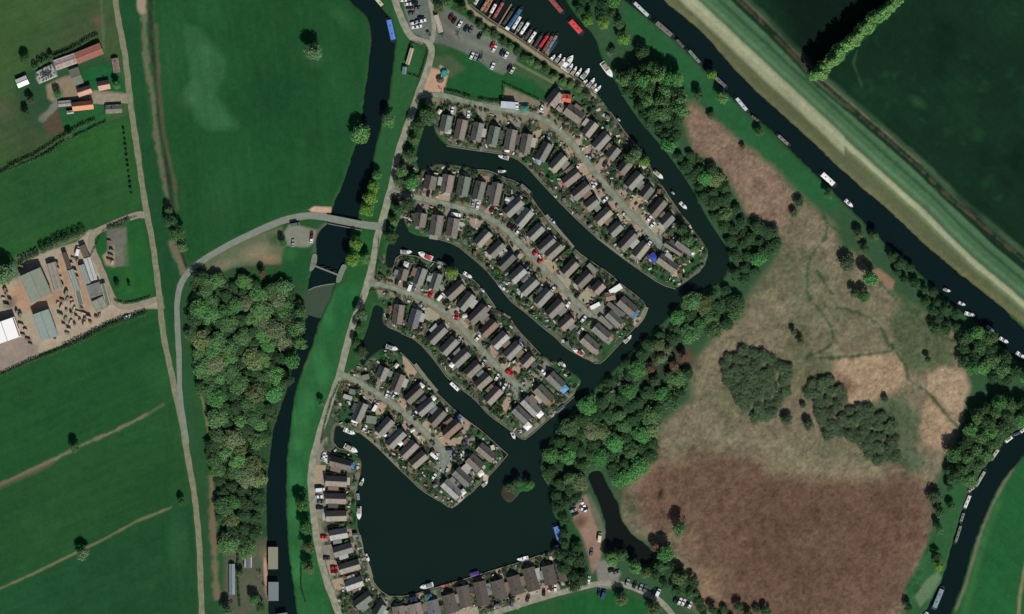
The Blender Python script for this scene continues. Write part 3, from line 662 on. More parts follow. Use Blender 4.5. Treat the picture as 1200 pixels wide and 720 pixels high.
# canal-side piling along the housing shores
pil = mat('bank_piling', (118,114,96), .9, .2, 2)
def piling(a, b):
    pts = MARINA[MARINA.index(a):MARINA.index(b) + 1]; pts = chaikin(pts, 1, False)
    mb = MB(); P = resample([W(*p) for p in pts], 6)
    for p, q in zip(P, P[1:]):
        d = (q - p).normalized(); n = Vector((-d.y, d.x)) * .22
        mb.prism([(p.x - n.x, p.y - n.y), (q.x - n.x, q.y - n.y), (q.x + n.x, q.y + n.y), (p.x + n.x, p.y + n.y)], -1.8, .06)
    tag(mb.obj('bank_edging', pil), kind='structure')
piling((552,6),(700,110)); piling((715,131),(762,195)); piling((775,217),(810,265)); piling((792,339),(523,171)); piling((559,199),(756,370)); piling((756,370),(696,426)); piling((687,421),(512,280)); piling((461,314),(581,361)); piling((599,375),(633,415)); piling((673,465),(470,391)); piling((469,413),(595,533)); piling((595,533),(550,580)); piling((514,587),(424,509)); piling((391,519),(419,534)); piling((420,624),(456,699)); piling((456,699),(643,648))
# paved canal paths
pv = mat('canal_paving', (120,120,102), .9, .15, 1.0)
for pts, w in (([(424,507),(440,520),(455,535),(470,549)], 1.6), ([(486,427),(503,449),(512,459)], 2.2), ([(700,279),(722,295),(745,312)], 1.0), ([(590,368),(598,373)], 1.2), ([(640,252),(652,267),(672,290)], 1.8), ([(420,638),(422,650),(430,662),(434,678)], 3.6), ([(434,684),(443,694),(452,704),(456,715)], 1.8), ([(660,471),(645,484),(630,497),(614,511)], 2.6), ([(757,360),(753,372),(744,382)], 3.0)):
    ribbon('path', [(p[0] , p[1]) for p in pts], w, pv, .045, .05)

# ------------------------------------------------------------------ trees
BARK = mat('bark', (92,84,72), .95, .2, 3)
def leaf_cloud(rng, centers, radii, n, size, flat=.75, droop=0.0):
    """leaf-sized faces spread through lobes of the crown"""
    centers = np.array(centers); radii = np.array(radii)
    w = radii ** 2; k = rng.choice(len(centers), n, p=w / w.sum())
    d = rng.normal(size=(n, 3)); d /= np.linalg.norm(d, axis=1)[:, None]
    rr = radii[k] * rng.uniform(.55, 1.06, n) ** .6
    p = centers[k] + d * rr[:, None] * np.array([1, 1, flat])
    nrm = d * .75 + rng.normal(size=(n, 3)) * .5 + np.array([0, 0, .35]); nrm /= np.linalg.norm(nrm, axis=1)[:, None]
    t = np.cross(nrm, rng.normal(size=(n, 3))); t /= np.linalg.norm(t, axis=1)[:, None] + 1e-9
    b = np.cross(nrm, t)
    s = size * rng.uniform(.6, 1.35, n)[:, None]
    a = s * .5; c = s * rng.uniform(.28, .5, (n, 1))
    q = np.stack([p - t * a, p - b * c, p + t * a, p + b * c], 1)
    return q.reshape(-1, 3)
def crown_mesh(name, seed, r, h, base, lobes, n, size, matl, kind='round'):
    rng = np.random.default_rng(seed)
    C = []; RR = []
    for i in range(lobes):
        while True:
            p = rng.uniform(-1, 1, 3)
            if np.linalg.norm(p) < 1: break
        if kind == 'poplar':
            z = rng.uniform(0, 1); rad = r * (.35 + .65 * math.sin(math.pi * min(1, z * .85 + .1)))
            C.append((p[0] * rad * .6, p[1] * rad * .6, base + h * z)); RR.append(rad * .5)
        else:
            zf = (p[2] + 1) / 2
            C.append((p[0] * r * .74, p[1] * r * .74, base + (h - r * .3) * (.25 + .65 * (zf * .45 + .55 * (1 - (p[0] ** 2 + p[1] ** 2)))))); RR.append(r * rng.uniform(.15, .36))
    v = leaf_cloud(rng, C, RR, n, size)
    me = fast_mesh(name, v, np.arange(len(v)).reshape(-1, 4), matl)
    return me
def trunk_mesh(name, seed, r, h, n=5):
    rng = random.Random(seed); mb = MB()
    mb.tube((0, 0, -.3), (0, 0, h * .45), .035 * h, .022 * h, 7)
    for k in range(n):
        a = k * 6.283 / n + rng.random(); q = r * rng.uniform(.45, .7)
        z0 = h * rng.uniform(.25, .42); e = (math.cos(a) * q, math.sin(a) * q, h * rng.uniform(.6, .8))
        mb.tube((0, 0, z0), e, .016 * h, .006 * h, 5)
        for j in range(2):
            b = a + rng.uniform(-.8, .8)
            mb.tube(tuple(c * .7 + (z0 * .3 if i == 2 else 0) for i, c in enumerate(e)), (e[0] * .7 + math.cos(b) * q * .5, e[1] * .7 + math.sin(b) * q * .5, h * .82), .007 * h, .003 * h, 4)
    mb.tube((0, 0, h * .45), (0, 0, h * .82), .022 * h, .006 * h, 6)
    return mb.mesh(name, BARK)
LEAF = {'mid': leafmat('leaves_mid', (78,114,68)), 'dark': leafmat('leaves_dark', (66,95,58)), 'bright': leafmat('leaves_bright', (74,128,68)), 'lime': leafmat('leaves_lime', (102,142,60), .12),
        'olive': leafmat('leaves_olive', (98,117,74)), 'pale': leafmat('leaves_pale', (92,122,84)), 'light': leafmat('leaves_light', (88,134,74), .12), 'scrub': leafmat('leaves_scrub', (74,95,66), .15), 'poplar': leafmat('leaves_poplar', (94,140,74), .1), 'rust': leafmat('leaves_rust', (116,92,76), .2), 'dust': leafmat('leaves_dust', (104,118,84), .2)}
ADJX = 1
# unit crowns: radius 5 m, about 10 m high; scaled per tree
PROTO = {}
def proto(kind):
    if kind in PROTO: return PROTO[kind]
    L = []
    for s in range(4):
        if kind == 'poplar':
            L.append((crown_mesh('poplar_crown', 40 + s, 3.2, 17, 2.0, 26, 1500, .75, LEAF[kind], 'poplar'), trunk_mesh('poplar_trunk', 90 + s, 1.6, 18)))
        elif kind == 'scrub':
            L.append((crown_mesh('scrub_crown', 300 + s, 5, 7, .6, 46, 2600, .5, LEAF[kind]), trunk_mesh('scrub_trunk', 290 + s, 4, 7)))
        elif kind == 'shrub':
            pass
        else:
            L.append((crown_mesh(kind + '_crown', sum(map(ord, kind)) + s, 5, 9.5, 1.6, 46, 2600, .56, LEAF[kind]), trunk_mesh('trunk', 190 + s, 5, 9.5)))
    PROTO[kind] = L
    return L
NTREE = [0]
def tree(px, py, r, kind, label, name='tree', cat='tree', group=None, share=False, hs=1.0):
    """r: crown radius in photograph pixels"""
    me = random.choice(proto(kind)); x, y = W(px, py)
    base = {'poplar': 3.2}.get(kind, 5.0)
    s = r * M_PX / base
    z = (s ** .75) * hs * random.uniform(.9, 1.1)
    if kind == 'poplar': z = hs
    o = empty(name, (x, y, 0), random.uniform(0, 6.28), label, cat, group, share)
    link('trunk', me[1], o, scale=(s, s, z)); link('crown', me[0], o, scale=(s, s * random.uniform(.88, 1.12), z))
    NTREE[0] += 1
    return o
def bare_mesh(seed, h=9, r=5):
    rng = random.Random(seed); mb = MB()
    def br(p, d, l, rad, dep):
        e = p + d * l; mb.tube(p, e, rad, rad * .6, 4 if dep else 6)
        if dep >= 4: return
        for k in range(4 if dep < 3 else 3):
            dd = (d + Vector((rng.uniform(-1, 1), rng.uniform(-1, 1), rng.uniform(-.35, .6))) * .75).normalized()
            br(p + d * l * rng.uniform(.6, 1), dd, l * rng.uniform(.62, .8), rad * .55, dep + 1)
    br(Vector((0, 0, -.2)), Vector((0, 0, 1)), h * .3, .22, 0)
    return mb.mesh('bare_branches', mat('grey_twigs', (150,152,134), .95, .2, 3))
BARE = [bare_mesh(3), bare_mesh(8)]
def bare(px, py, r, label):
    o = empty('bare_tree', (*W(px, py), 0), random.uniform(0, 6), label, 'bare tree')
    s = r * M_PX / 5.0; link('branches', random.choice(BARE), o, scale=(s, s, s * .9)); return o
def pip(x, y, poly):
    c = False; k = len(poly)
    for i in range(k):
        (ax, ay), (bx, by) = poly[i], poly[(i + 1) % k]
        if (ay <= y) != (by <= y) and x < (y - ay) * (bx - ax) / (by - ay) + ax: c = not c
    return c
def at_water(px, py, m=0):
    i = int(round(((px - 600) * M_PX - gx[0]) / STEP)); j = int(round(((360 - py) * M_PX - gy[0]) / STEP))
    return 0 <= i < NX and 0 <= j < NY and wsd[j, i] < m
ADJ = {'light': 'light green ', 'dust': 'greyish ', 'mid': 'green ', 'dark': 'dark green ', 'bright': 'bright green ', 'olive': 'olive green ', 'scrub': ''}
WOODS = []
def wood(poly, gap, rmin, rmax, kinds, label, group, name='tree', cat='tree', hs=1.0, seed=1, inset=2):
    rng = random.Random(seed); pts = []
    xs = [p[0] for p in poly]; ys = [p[1] for p in poly]
    for _ in range(6000):
        x = rng.uniform(min(xs), max(xs)); y = rng.uniform(min(ys), max(ys))
        if not pip(x, y, poly) or at_water(x, y, rmax * .5): continue
        if all((x - a) ** 2 + (y - b) ** 2 > gap * gap for a, b in pts): pts.append((x, y))
    y0, y1 = min(p[1] for p in pts), max(p[1] for p in pts)
    for x, y in pts:
        k = rng.choice(kinds); r = rng.uniform(rmin, rmax); t = (y - y0) / (y1 - y0 + 1e-6)
        lb = ADJ[k] + label if not label.startswith('dark') else label
        lb += ', ' + ('northern' if t < .33 else 'middle' if t < .67 else 'southern') + ' part'
        WOODS.append((r, x, y, k, lb, name, cat, group, hs))
    return len(pts)
WOODL = [(226,335),(240,322),(262,330),(300,330),(330,335),(348,345),(352,372),(350,395),(345,425),(338,445),(330,478),(320,500),(313,530),(310,560),(308,600),(306,632),(290,645),(265,640),(258,610),(256,560),(250,530),(252,500),(244,470),(236,430),(226,395),(224,372)]
nw = wood(WOODL, 12.0, 6.5, 15, ['mid','mid','dark','olive','dust','bright','mid','light'], 'broadleaved tree in the dense wood on the west bank of the river', 'trees in the wood west of the river', seed=2, hs=.55)
BELT = [(600,575),(614,557),(622,548),(655,503),(690,467),(722,436),(755,406),(785,378),(806,356),(830,343),(852,338),(872,347),(870,370),(850,383),(822,390),(812,398),(795,400),(770,408),(752,425),(748,450),(752,462),(778,455),(800,432),(810,432),(806,452),(796,470),(775,485),(765,500),(770,520),(766,536),(745,556),(735,572),(724,560),(714,545),(690,550),(684,566),(660,574),(648,565),(635,565),(615,575),(600,585)]
nb = wood(BELT, 12.5, 6.5, 13.5, ['mid','bright','dark','mid','bright','olive','dust'], 'broadleaved tree in the leafy belt along the south shore of the basin', 'trees of the belt between basin and marsh', seed=4, hs=.6)
GROVE = [(738,85),(748,78),(770,80),(790,88),(798,108),(798,130),(793,155),(790,175),(775,172),(763,158),(748,136),(735,115),(726,100)]
wood(GROVE, 11, 8, 13, ['mid','bright','mid','light'], 'broadleaved tree in the round grove east of the cruiser moorings', 'trees of the grove beside the moorings', seed=5, hs=1.25)
STRIP = [(787,184),(812,180),(840,203),(858,232),(872,255),(902,264),(915,285),(898,308),(880,328),(860,332),(862,312),(858,288),(846,266),(830,245),(812,215)]
wood(STRIP, 12, 6, 11, ['mid','bright','dark','olive'], 'bushy tree in the strip between the eastern channel and the marsh', 'trees of the strip beside the eastern channel', seed=6, hs=.65)
for p, s in (([(846,420),(870,406),(898,414),(924,430),(927,458),(905,484),(882,493),(868,470),(856,450)], 1), ([(941,456),(965,444),(985,451),(990,480),(1002,476),(1030,486),(1049,505),(1051,538),(1035,544),(1005,524),(990,510),(970,511),(962,490)], 2)):
    wood(p, 9.5, 7, 11, ['scrub'], 'dark willow scrub bush in the thicket in the %s of the marsh' % ('west' if s == 1 else 'middle'), 'scrub bushes in the marsh thicket, %s' % ('west' if s == 1 else 'middle'), 'scrub_bush', 'bush', .55, 17 + s)
wood([(1125,398),(1150,388),(1170,406),(1180,428),(1200,436),(1210,450),(1165,445),(1130,432)], 12, 8, 12, ['mid','dark','bright'], 'bushy tree on the south bank of the wide river near the small white boats', 'trees beside the small white boats', seed=21, hs=.9)
wood([(1128,505),(1145,480),(1175,470),(1210,472),(1210,492),(1198,500),(1176,513),(1158,536),(1138,566),(1118,560),(1115,532)], 12, 9, 13, ['mid','dark','bright','mid'], 'broadleaved tree in the wood on the inner bend of the south-east river', 'trees on the bend of the south-east river', seed=22)
wood([(1045,300),(1060,303),(1085,330),(1105,345),(1125,372),(1118,388),(1095,385),(1090,360),(1075,345),(1055,335)], 11, 6, 9.5, ['mid','dark','olive'], 'scrubby tree along the marsh edge of the wide river', 'scrubby trees along the marsh edge', seed=23, hs=.8)
wood([(664,-6),(700,-8),(722,5),(718,22),(695,18),(672,20)], 11, 7, 11, ['mid','dark','bright'], 'broadleaved tree in the clump behind the long red boats', 'trees behind the long red boats', seed=24)
wood([(648,560),(668,560),(680,585),(665,600),(645,612),(655,640),(650,655),(672,690),(684,680),(678,640),(664,606),(648,590)], 12, 7, 10, ['mid','bright','dark','mid'], 'bushy tree in the thicket between the basin and the pink track', 'trees beside the pink track', seed=25, hs=.85)
wood([(762,668),(780,660),(812,680),(818,705),(800,700),(780,690)], 11, 7, 11, ['mid','dark','olive'], 'bushy tree in the scrub north of the curving south road', 'scrub trees north of the south road', seed=26, hs=.85)
wood([(820,708),(905,712),(905,724),(820,724)], 11, 5, 8, ['dark','scrub'], 'dark small tree in the row along the southern edge of the marsh', 'trees along the south edge of the marsh', seed=27, hs=.8)
WOODS_HERE = 1
for x, y, r, k, l in [(350,384,13,'mid','large tree leaning over the west river below the weir'), (353,402,10,'light','light green tree reaching over the west river'), (343,424,12,'bright','bright tree overhanging the west river bend'), (337,446,10,'dark','dark tree overhanging the west river'), (352,366,9,'mid','tree on the bank beside the weir pool'), (762,432,7,'rust','brown bush in the hollow of the belt, left'), (775,420,8,'dust','greyish bush in the hollow of the belt'), (790,428,7,'rust','brown bush in the hollow of the belt, right'), (768,447,7,'dark','dark bush at the foot of the belt hollow'), (783,408,6,'dust','greyish bush at the top of the belt hollow'), (800,418,7,'rust','brown bush at the marsh side of the belt hollow'),
 (368,61,13,'pale','pale round tree standing alone in the big meadow'), (423,158,13,'light','light green round tree on the west bank of the river'), (456,141,10,'mid','round tree on the east bank opposite the light green tree'),
 (438,219,9,'lime','upper lime green willow of the row north of the road bridge'), (434,233,10,'lime','middle lime green willow of the row north of the road bridge'), (430,246,10,'lime','lowest lime green willow beside the road bridge'), (442,206,7,'light','small tree at the north end of the willow row'),
 (418,286,9,'lime','lime green tree just below the road bridge'), (414,304,10,'lime','lime green tree beside the sluice'), (429,303,8,'light','light green tree between the sluice and the lane'),
 (501,137,13,'dark','large dark tree at the west end of the northern canal inlet'), (489,148,10,'dark','dark tree beside the lane by the northern inlet'), (505,124,8,'dark','dark tree where the northern estate road leaves the lane'), (482,183,8,'pale','pale tree on the west bank of the northern inlet'), (486,164,7,'olive','olive tree on the lane bank of the northern inlet'),
 (472,201,9,'mid','round tree between the lane and the northern canal'), (483,214,10,'bright','bright tree at the start of the second estate road'), (466,213,6,'mid','small tree at the lane beside the canal'), (480,238,9,'dark','large dark tree south of the second estate road mouth'), (469,246,9,'dark','dark tree between the lane and the second inlet'), (462,260,6,'olive','small tree at the tip of the second inlet'), (459,278,9,'mid','tree on the west bank of the second inlet'),
 (424,414,9,'scrub','grey green tree at the top of the fourth estate road'), (421,385,6,'mid','small tree between the lane and the third inlet'), (424,369,9,'pale','pale tree overhanging the lane by the third inlet'), (417,402,6,'dark','dark tree beside the lane above the fourth estate road'),
 (529,320,9.5,'lime','yellow green tree between two lodges of the third estate road'),
 (354,590,10,'bright','upper bright tree between the river and the west shore lane'), (359,617,10,'bright','middle bright tree between the river and the west shore lane'), (361,641,9,'olive','olive tree beside the west shore lane'), (362,665,9,'olive','lowest olive tree beside the west shore lane'), (377,473,5,'mid','small tree on the river meadow beside the lane bend'),
 (88,524,7,'mid','small tree on the upper grass ridge of the lower fields'), (98,649,9,'pale','pale round tree on the lower grass ridge'), (213,588,5,'dark','small dark tree where the lower ridge meets the track'), (7,322,16,'pale','large pale tree at the left edge beside the yard'), (24,346,0.01,'mid',None),
 (200,260,9,'mid','upper tree of the clump at the end of the reedy ditch'), (208,274,11,'mid','largest tree of the clump at the end of the reedy ditch'), (213,289,8,'pale','pale tree at the foot of the ditch clump'), (198,247,6,'dark','dark tree at the top of the ditch clump'),
 (728,702,9,'olive','olive tree south of the estate road beside the parking row'), (766,713,10,'olive','olive tree south of the estate road near the bottom edge'), (716,655,10,'light','light green tree between the junction and the dark pond'), (728,650,8,'mid','tree at the south end of the dark pond'), (744,664,10,'light','light green tree beside the dark pond, east of the junction'), (757,672,7,'olive','small tree right of the pond trees'),
 (797,618,11,'mid','round tree on the marsh north of the pond pair'), (779,648,12,'bright','bright tree on the marsh shore of the dark pond'), (786,665,7,'mid','small tree below the bright pond tree'), (768,640,7,'rust','brown leaved bush on the marsh shore of the dark pond'), (795,677,11,'olive','olive tree on the marsh edge above the scrub'),
 (992,309,13,'scrub','dark round bush beside the marsh path'), (1018,328,12,'bright','bright green tree right of the dark round marsh bush'), (1012,348,9,'bright','bright green tree below the marsh bush'), (1001,345,7,'dark','dark tree left of the bright marsh tree'), (936,238,8,'scrub','sparse dark bush beside the wide river towpath'), (930,250,6,'scrub','small dark bush left of the towpath'), (907,272,8,'scrub','dark bush at the west edge of the marsh'), (1024,278,7,'mid','tree on the marsh bank of the wide river'), (1006,276,7,'olive','olive tree beside the marsh bank'), (1013,292,6,'dark','dark tree beside the marsh bank'),
 (922,492,8,'scrub','left one of two round bushes in the marsh'), (947,498,8,'scrub','right one of two round bushes in the marsh'), (941,475,4.5,'scrub','tiny bush between the marsh thickets'), (1037,468,5,'scrub','small upright bush in the middle of the marsh'), (1087,421,5,'dark','single small dark bush near the marsh path junction'), (930,390,5,'olive','upper brown bush of the marsh clump'), (938,401,6,'olive','lower brown bush of the marsh clump'),
 (1095,583,11,'scrub','large dark bush at the east corner of the reed marsh'), (1112,572,6,'dark','small dark tree right of the large corner bush'), (1100,600,8,'mid','tree on the east edge of the reed marsh'), (1114,594,6,'dark','small dark tree beside the south-east river'), (1100,620,7,'mid','lower tree on the east edge of the reed marsh'), (1097,652,6,'dark','dark small tree by the south-east river bend'), (1100,663,7,'lime','yellow green bush by the south-east river bend'), (1064,712,6,'dark','dark bush at the south-east tip of the marsh'),
 (688,25,8,'lime','yellow green tree left of the red boats clump'), (707,28,8,'lime','yellow green tree behind the wide red boat'), (724,28,9,'dark','dark tree right of the yellow green pair'), (731,46,9.5,'lime','round yellow green tree by the old boats'), (733,100,9,'light','round light tree leaning over the channel'), (752,62,10,'dark','dark tree at the north side of the grove'), (718,60,6,'scrub','grey bush on the bank above the old boats'), (760,128,0.01,'mid',None),
 (834,88,7,'lime','yellow green tree on the towpath of the wide river'), (818,112,7,'mid','small tree on the grass inside the wide river'), (845,115,9,'light','light tree on the grass near the moored grey boat'), (833,135,6,'scrub','small dark bush on the edge of the rough ground'), (889,155,6,'dark','dark small tree on the wide river bank'), (870,172,4,'scrub','tiny bush at the edge of the rough ground'), (970,228,7,'mid','tree on the bank beside the long white boat'),
 (514,8,9,'dark','dark tree between the two halves of the car park'), (541,10,7,'dark','dark bush at the north corner of the car park'), (526,3,7,'mid','tree at the top edge of the car park'), (552,2,6,'dark','small dark tree by the quay entrance'),
 (598,571,7.5,'scrub','tree on the small spit in the south basin'), (620,568,6,'light','light green tree on the spit beside the belt'), (607,566,6.5,'mid','tree in the middle of the small spit'),
 (805,282,9,'mid','tree at the east tip of the northern peninsula'), (814,292,7,'light','light tree behind the end lodge of the northern peninsula'), (799,270,8,'dark','dark tree beside the east channel'), (745,180,9,'pale','pale grey tree on the east shore gardens'), (738,187,8,'pale','pale tree left of the east shore gardens pair'), (755,190,7,'lime','yellow green tree at the east channel shore'),
 (560,72,0.01,'mid',None), (290,648,6,'mid','tree above the grey hut near the river wood'), (298,702,8,'mid','tree in the plot by the boathouses'), (268,716,9,'mid','tree at the bottom edge beside the polytunnel'), (305,712,7,'dark','small tree between polytunnel and boathouses'), (282,672,5,'mid','shrub in the hedge beside the polytunnel'), (265,628,8,'scrub','grey tree at the south end of the west wood'), (31,133,6,'dark','dark tree at the corner of the farmstead'), (36,118,6,'dark','small dark tree south of the white shed'), (30,70,7,'dark','dark tree beside the tyre covered heap'), (60,66,4,'dark','small dark tree behind the long barn'), (137,100,6,'light','light bush beside the farm gate'), (68,111,5.5,'light','round green tree in the farm yard'), (82,158,5,'mid','bush in the double hedge south of the farm'), (152,335,3,'dark','single small bush on the triangular lawn'), (138,335,4,'dark','dark bush on the triangular lawn'), (330,205,0.01,'mid',None), (243,330,7,'light','light bush at the corner of the scrubby plot'), (332,285,6,'mid','bush beside the parking area'), (308,320,6,'rust','brown bush at the top of the west wood'), (338,376,6,'rust','brown bush inside the west wood')]:
    if l: tree(x, y, r, k, l)
tw = sorted([w for w in WOODS if w[5] == 'tree'], reverse=True); keep = 296 - NTREE[0]
for w in tw[:keep] + [w for w in WOODS if w[5] != 'tree']:
    r, x, y, k, lb, nm, ct, gp, hs = w; tree(x, y, r, k, lb, nm, ct, gp, True, hs)
sv = []; sk = []
for r, x, y, k, lb, nm, ct, gp, hs in tw[keep:]:
    me = random.choice(proto(k))[0]; n = len(me.vertices); v = np.empty(n * 3, np.float32); me.vertices.foreach_get('co', v); v = v.reshape(-1, 3)
    s = r * M_PX / 5; z = s ** .75 * hs; an = random.uniform(0, 6.28); X, Y = W(x, y)
    v = np.stack([X + s * (v[:, 0] * math.cos(an) - v[:, 1] * math.sin(an)), Y + s * (v[:, 0] * math.sin(an) + v[:, 1] * math.cos(an)), v[:, 2] * z], -1)
    sv.append(v)
if sv:
    v = np.concatenate(sv); tag(link('woodland_understorey', fast_mesh('understorey', v, np.arange(len(v)).reshape(-1, 4), leafmat('leaves_under', (64,98,60)))), 'smaller trees and undergrowth filling the woods between the large crowns', 'undergrowth', kind='stuff')
rng_u = np.random.default_rng(31); rr_u = random.Random(12)
for poly, nm in ((WOODL, 'the west wood'), (BELT, 'the belt by the basin'), (STRIP, 'the strip by the eastern channel')):
    xs = [p[0] for p in poly]; ys = [p[1] for p in poly]; C_ = []
    n_t = int((max(xs) - min(xs)) * (max(ys) - min(ys)) / 28)
    for _ in range(n_t):
        x = rr_u.uniform(min(xs) - 4, max(xs) + 4); y = rr_u.uniform(min(ys) - 4, max(ys) + 4)
        if pip(x, y, poly) and not at_water(x, y, 2): X, Y = W(x, y); C_.append((X, Y, rr_u.uniform(.4, 2.0)))
    q = leaf_cloud(rng_u, C_, rng_u.uniform(.8, 2.0, len(C_)), len(C_) * 70, .5)
    tag(link('woodland_scrub', fast_mesh('woodland_scrub', q, np.arange(len(q)).reshape(-1, 4), leafmat('leaves_brush', (72,98,60)))), 'low tangled brush and saplings under the trees of ' + nm, 'undergrowth', kind='stuff')
for x, y, r, l in [(520,46,9,'bare grey tree in the middle of the car park'), (537,44,9,'bare grey tree right of the coach in the car park'), (566,70,8,'bare dark tree beside the silver cars of the car park'), (588,712,12,'large bare pale tree beside the south estate road'), (575,716,9,'smaller bare pale tree left of the large one'), (717,462,10,'dead grey tree on the belt shore of the basin'), (726,452,8,'dead grey tree right of the first on the shore'), (706,470,8,'lower dead grey tree on the belt shore'), (553,125,6,'bare young tree beside the northern estate road'), (518,108,6,'bare tree beside the sandy playground'), (586,272,6,'bare tree at the bend of the second estate road'), (770,425,9,'bare brown tree in the hollow of the belt'), (785,415,9,'bare brown tree at the top of the belt hollow'), (716,65,8,'bare tree behind the old white boat'), (424,362,0.01,None), (424,355,7,'bare pale tree leaning over the lane'), (475,180,7,'bare pale tree over the lane by the inlet'), (312,690,7,'bare tree between the boathouses'), (305,676,8,'bare tree beside the grey hut'), (510,522,5,'bare tree on the fourth road turning'), (300,330,0.01,None)]:
    if l: bare(x, y, r, l)
for k in range(21):
    t = k / 20.0
    tree(953 + 104 * t + random.uniform(-2, 2), 90 - 97 * t + random.uniform(-2, 2), 9.2 + random.uniform(-1.8, 1.6), 'poplar', 'tall poplar in the straight row between dark fields, ' + ('%s from the embankment' % ['first','second','third','fourth','fifth','sixth','seventh','eighth','ninth','tenth','eleventh','twelfth','thirteenth','fourteenth','fifteenth','sixteenth','seventeenth','eighteenth','nineteenth','twentieth','farthest'][k]), 'poplar_tree', 'poplar tree', 'poplars in the row between the dark fields', True, random.uniform(.7, .9))

# ------------------------------------------------------------------ hedges, shrubs
HEDGE = leafmat('hedge_leaves', (60,92,56), .2)
def hedge(pts, w, h, label, dens=34, m=None, close=False):
    """w, h in metres"""
    P = [Vector(W(*p)) for p in pts]
    c = P[0].copy(); o = empty('hedge', (c.x, c.y, 0), 0, label, 'hedge')
    rng = np.random.default_rng(len(label) + int(abs(c.x))); qs = []
    tr = MB()
    for a, b in zip(P, P[1:]):
        L = (b - a).length; n = max(8, int(L * dens * (w + h) / 2.2)); d = (b - a) / L; nn = Vector((-d.y, d.x))
        k = max(2, int(L / (w * .8)))
        C = [((a - c + d * L * (i + .5) / k).x + nn.x * random.uniform(-.1, .1) * w, (a - c + d * L * (i + .5) / k).y + nn.y * random.uniform(-.1, .1) * w, h * random.uniform(.42, .6)) for i in range(k)]
        qs.append(leaf_cloud(rng, C, [w * .62] * k, n, min(.5, w * .4), flat=h * .55 / (w * .62)))
        for i in range(0, k, 2): tr.tube((C[i][0], C[i][1], -.1), (C[i][0], C[i][1], h * .6), .06, .03, 4)
    v = np.concatenate(qs)
    link('foliage', fast_mesh('hedge_foliage', v, np.arange(len(v)).reshape(-1, 4), m or HEDGE), o)
    tr.obj('stems', BARK, o)
    return o
hedge([(22,307),(45,296)], 3, 3.2, 'dark hedge at the left half of the yard northern edge'); hedge([(47,294),(62,287),(80,278),(99,271)], 4, 4.5, 'tall dark hedge along the yard northern edge beside the field')
hedge([(0,440),(37,423),(75,409)], 1.6, 1.8, 'thin hedge along the yard south edge, left part'); hedge([(75,408),(100,397),(125,383),(145,376),(172,367)], 2.6, 2.6, 'thick hedge along the yard south edge, right part')
hedge([(0,203),(30,191),(58,180),(75,165)], 1.8, 2.2, 'long field hedge running to the left edge'); hedge([(10,196),(40,183),(75,160),(95,148),(112,141)], 1.6, 2.2, 'upper one of the double hedges south of the farm'); hedge([(80,164),(100,155),(125,143)], 1.4, 1.4, 'short lower hedge south of the farm')
hedge([(62,68),(85,58),(105,46),(115,42)], 1.8, 2.6, 'straight hedge behind the long barn'); hedge([(38,80),(50,73),(62,68)], 3, 4, 'high hedge behind the tyre covered heap')
hedge([(521,107),(535,110),(552,115)], 1.6, 2, 'left clipped hedge between the lawn and northern road'); hedge([(561,117),(575,119),(586,120)], 1.6, 2, 'right clipped hedge between the lawn and northern road')
hedge([(482,51),(498,54),(502,60),(492,92),(476,87),(480,66),(482,52)], .9, 1.8, 'clipped hedge enclosing the small garden west of the lane'); hedge([(589,122),(590,98),(606,106),(632,118)], .9, 1.8, 'hedge around the triangular compound')
hedge([(106,300),(112,288),(122,270),(140,259),(160,254)], .8, 1.0, 'low hedge along the track bend at the triangular plot'); hedge([(134,352),(145,356),(160,354),(176,348)], 1.2, 1.3, 'hedge at the south edge of the triangular lawn')
hedge([(126,268),(136,266),(146,262),(152,257)], 1.8, 2.5, 'dark hedge at the top of the grey plot'); hedge([(444,278),(443,300),(441,325)], .7, 1.0, 'low hedge on the east side of the lane below the bridge'); hedge([(432,342),(445,339),(460,342),(470,348)], .8, 1.2, 'hedge south of the third estate road mouth'); hedge([(396,452),(388,470),(381,495),(376,520)], .9, 1.3, 'hedge on the east side of the lane at the fourth road'); hedge([(396,450),(405,448),(415,452),(421,458)], .9, 1.3, 'hedge along the first bend of the fourth road')
hedge([(279,650),(279,680),(281,712)], 1.1, 2, 'narrow hedge beside the polytunnel'); hedge([(353,660),(353,690),(358,706)], .9, 1.3, 'short dark hedge on the river meadow'); hedge([(632,440),(622,432),(610,441),(606,446)], 1.4, 2, 'hedge along the turning at the end of the third road')
for i, (x, y, r) in enumerate([(553,22,4.5),(563,31,5),(570,38,5),(580,42,5.5),(589,50,5),(597,56,5),(606,61,5.5),(614,68,4.5),(622,72,5),(630,77,5),(640,82,5),(650,91,5),(660,97,5),(669,100,4.5),(678,105,4.5),(688,112,4.5)]):
    tree(x, y, r + 1, random.choice(['mid','olive','dark']), 'bush in the row between the quay path and the car park', 'bush', 'bush', 'bushes in the row along the quay path', True, .65)
for i in range(13):
    tree(145 + i * .75, 152 + i * 6.3, random.uniform(1.6, 2.6), 'dark', 'small thorn bush in the line beside the farm track', 'bush', 'bush', 'thorn bushes in the line beside the farm track', True, .7)
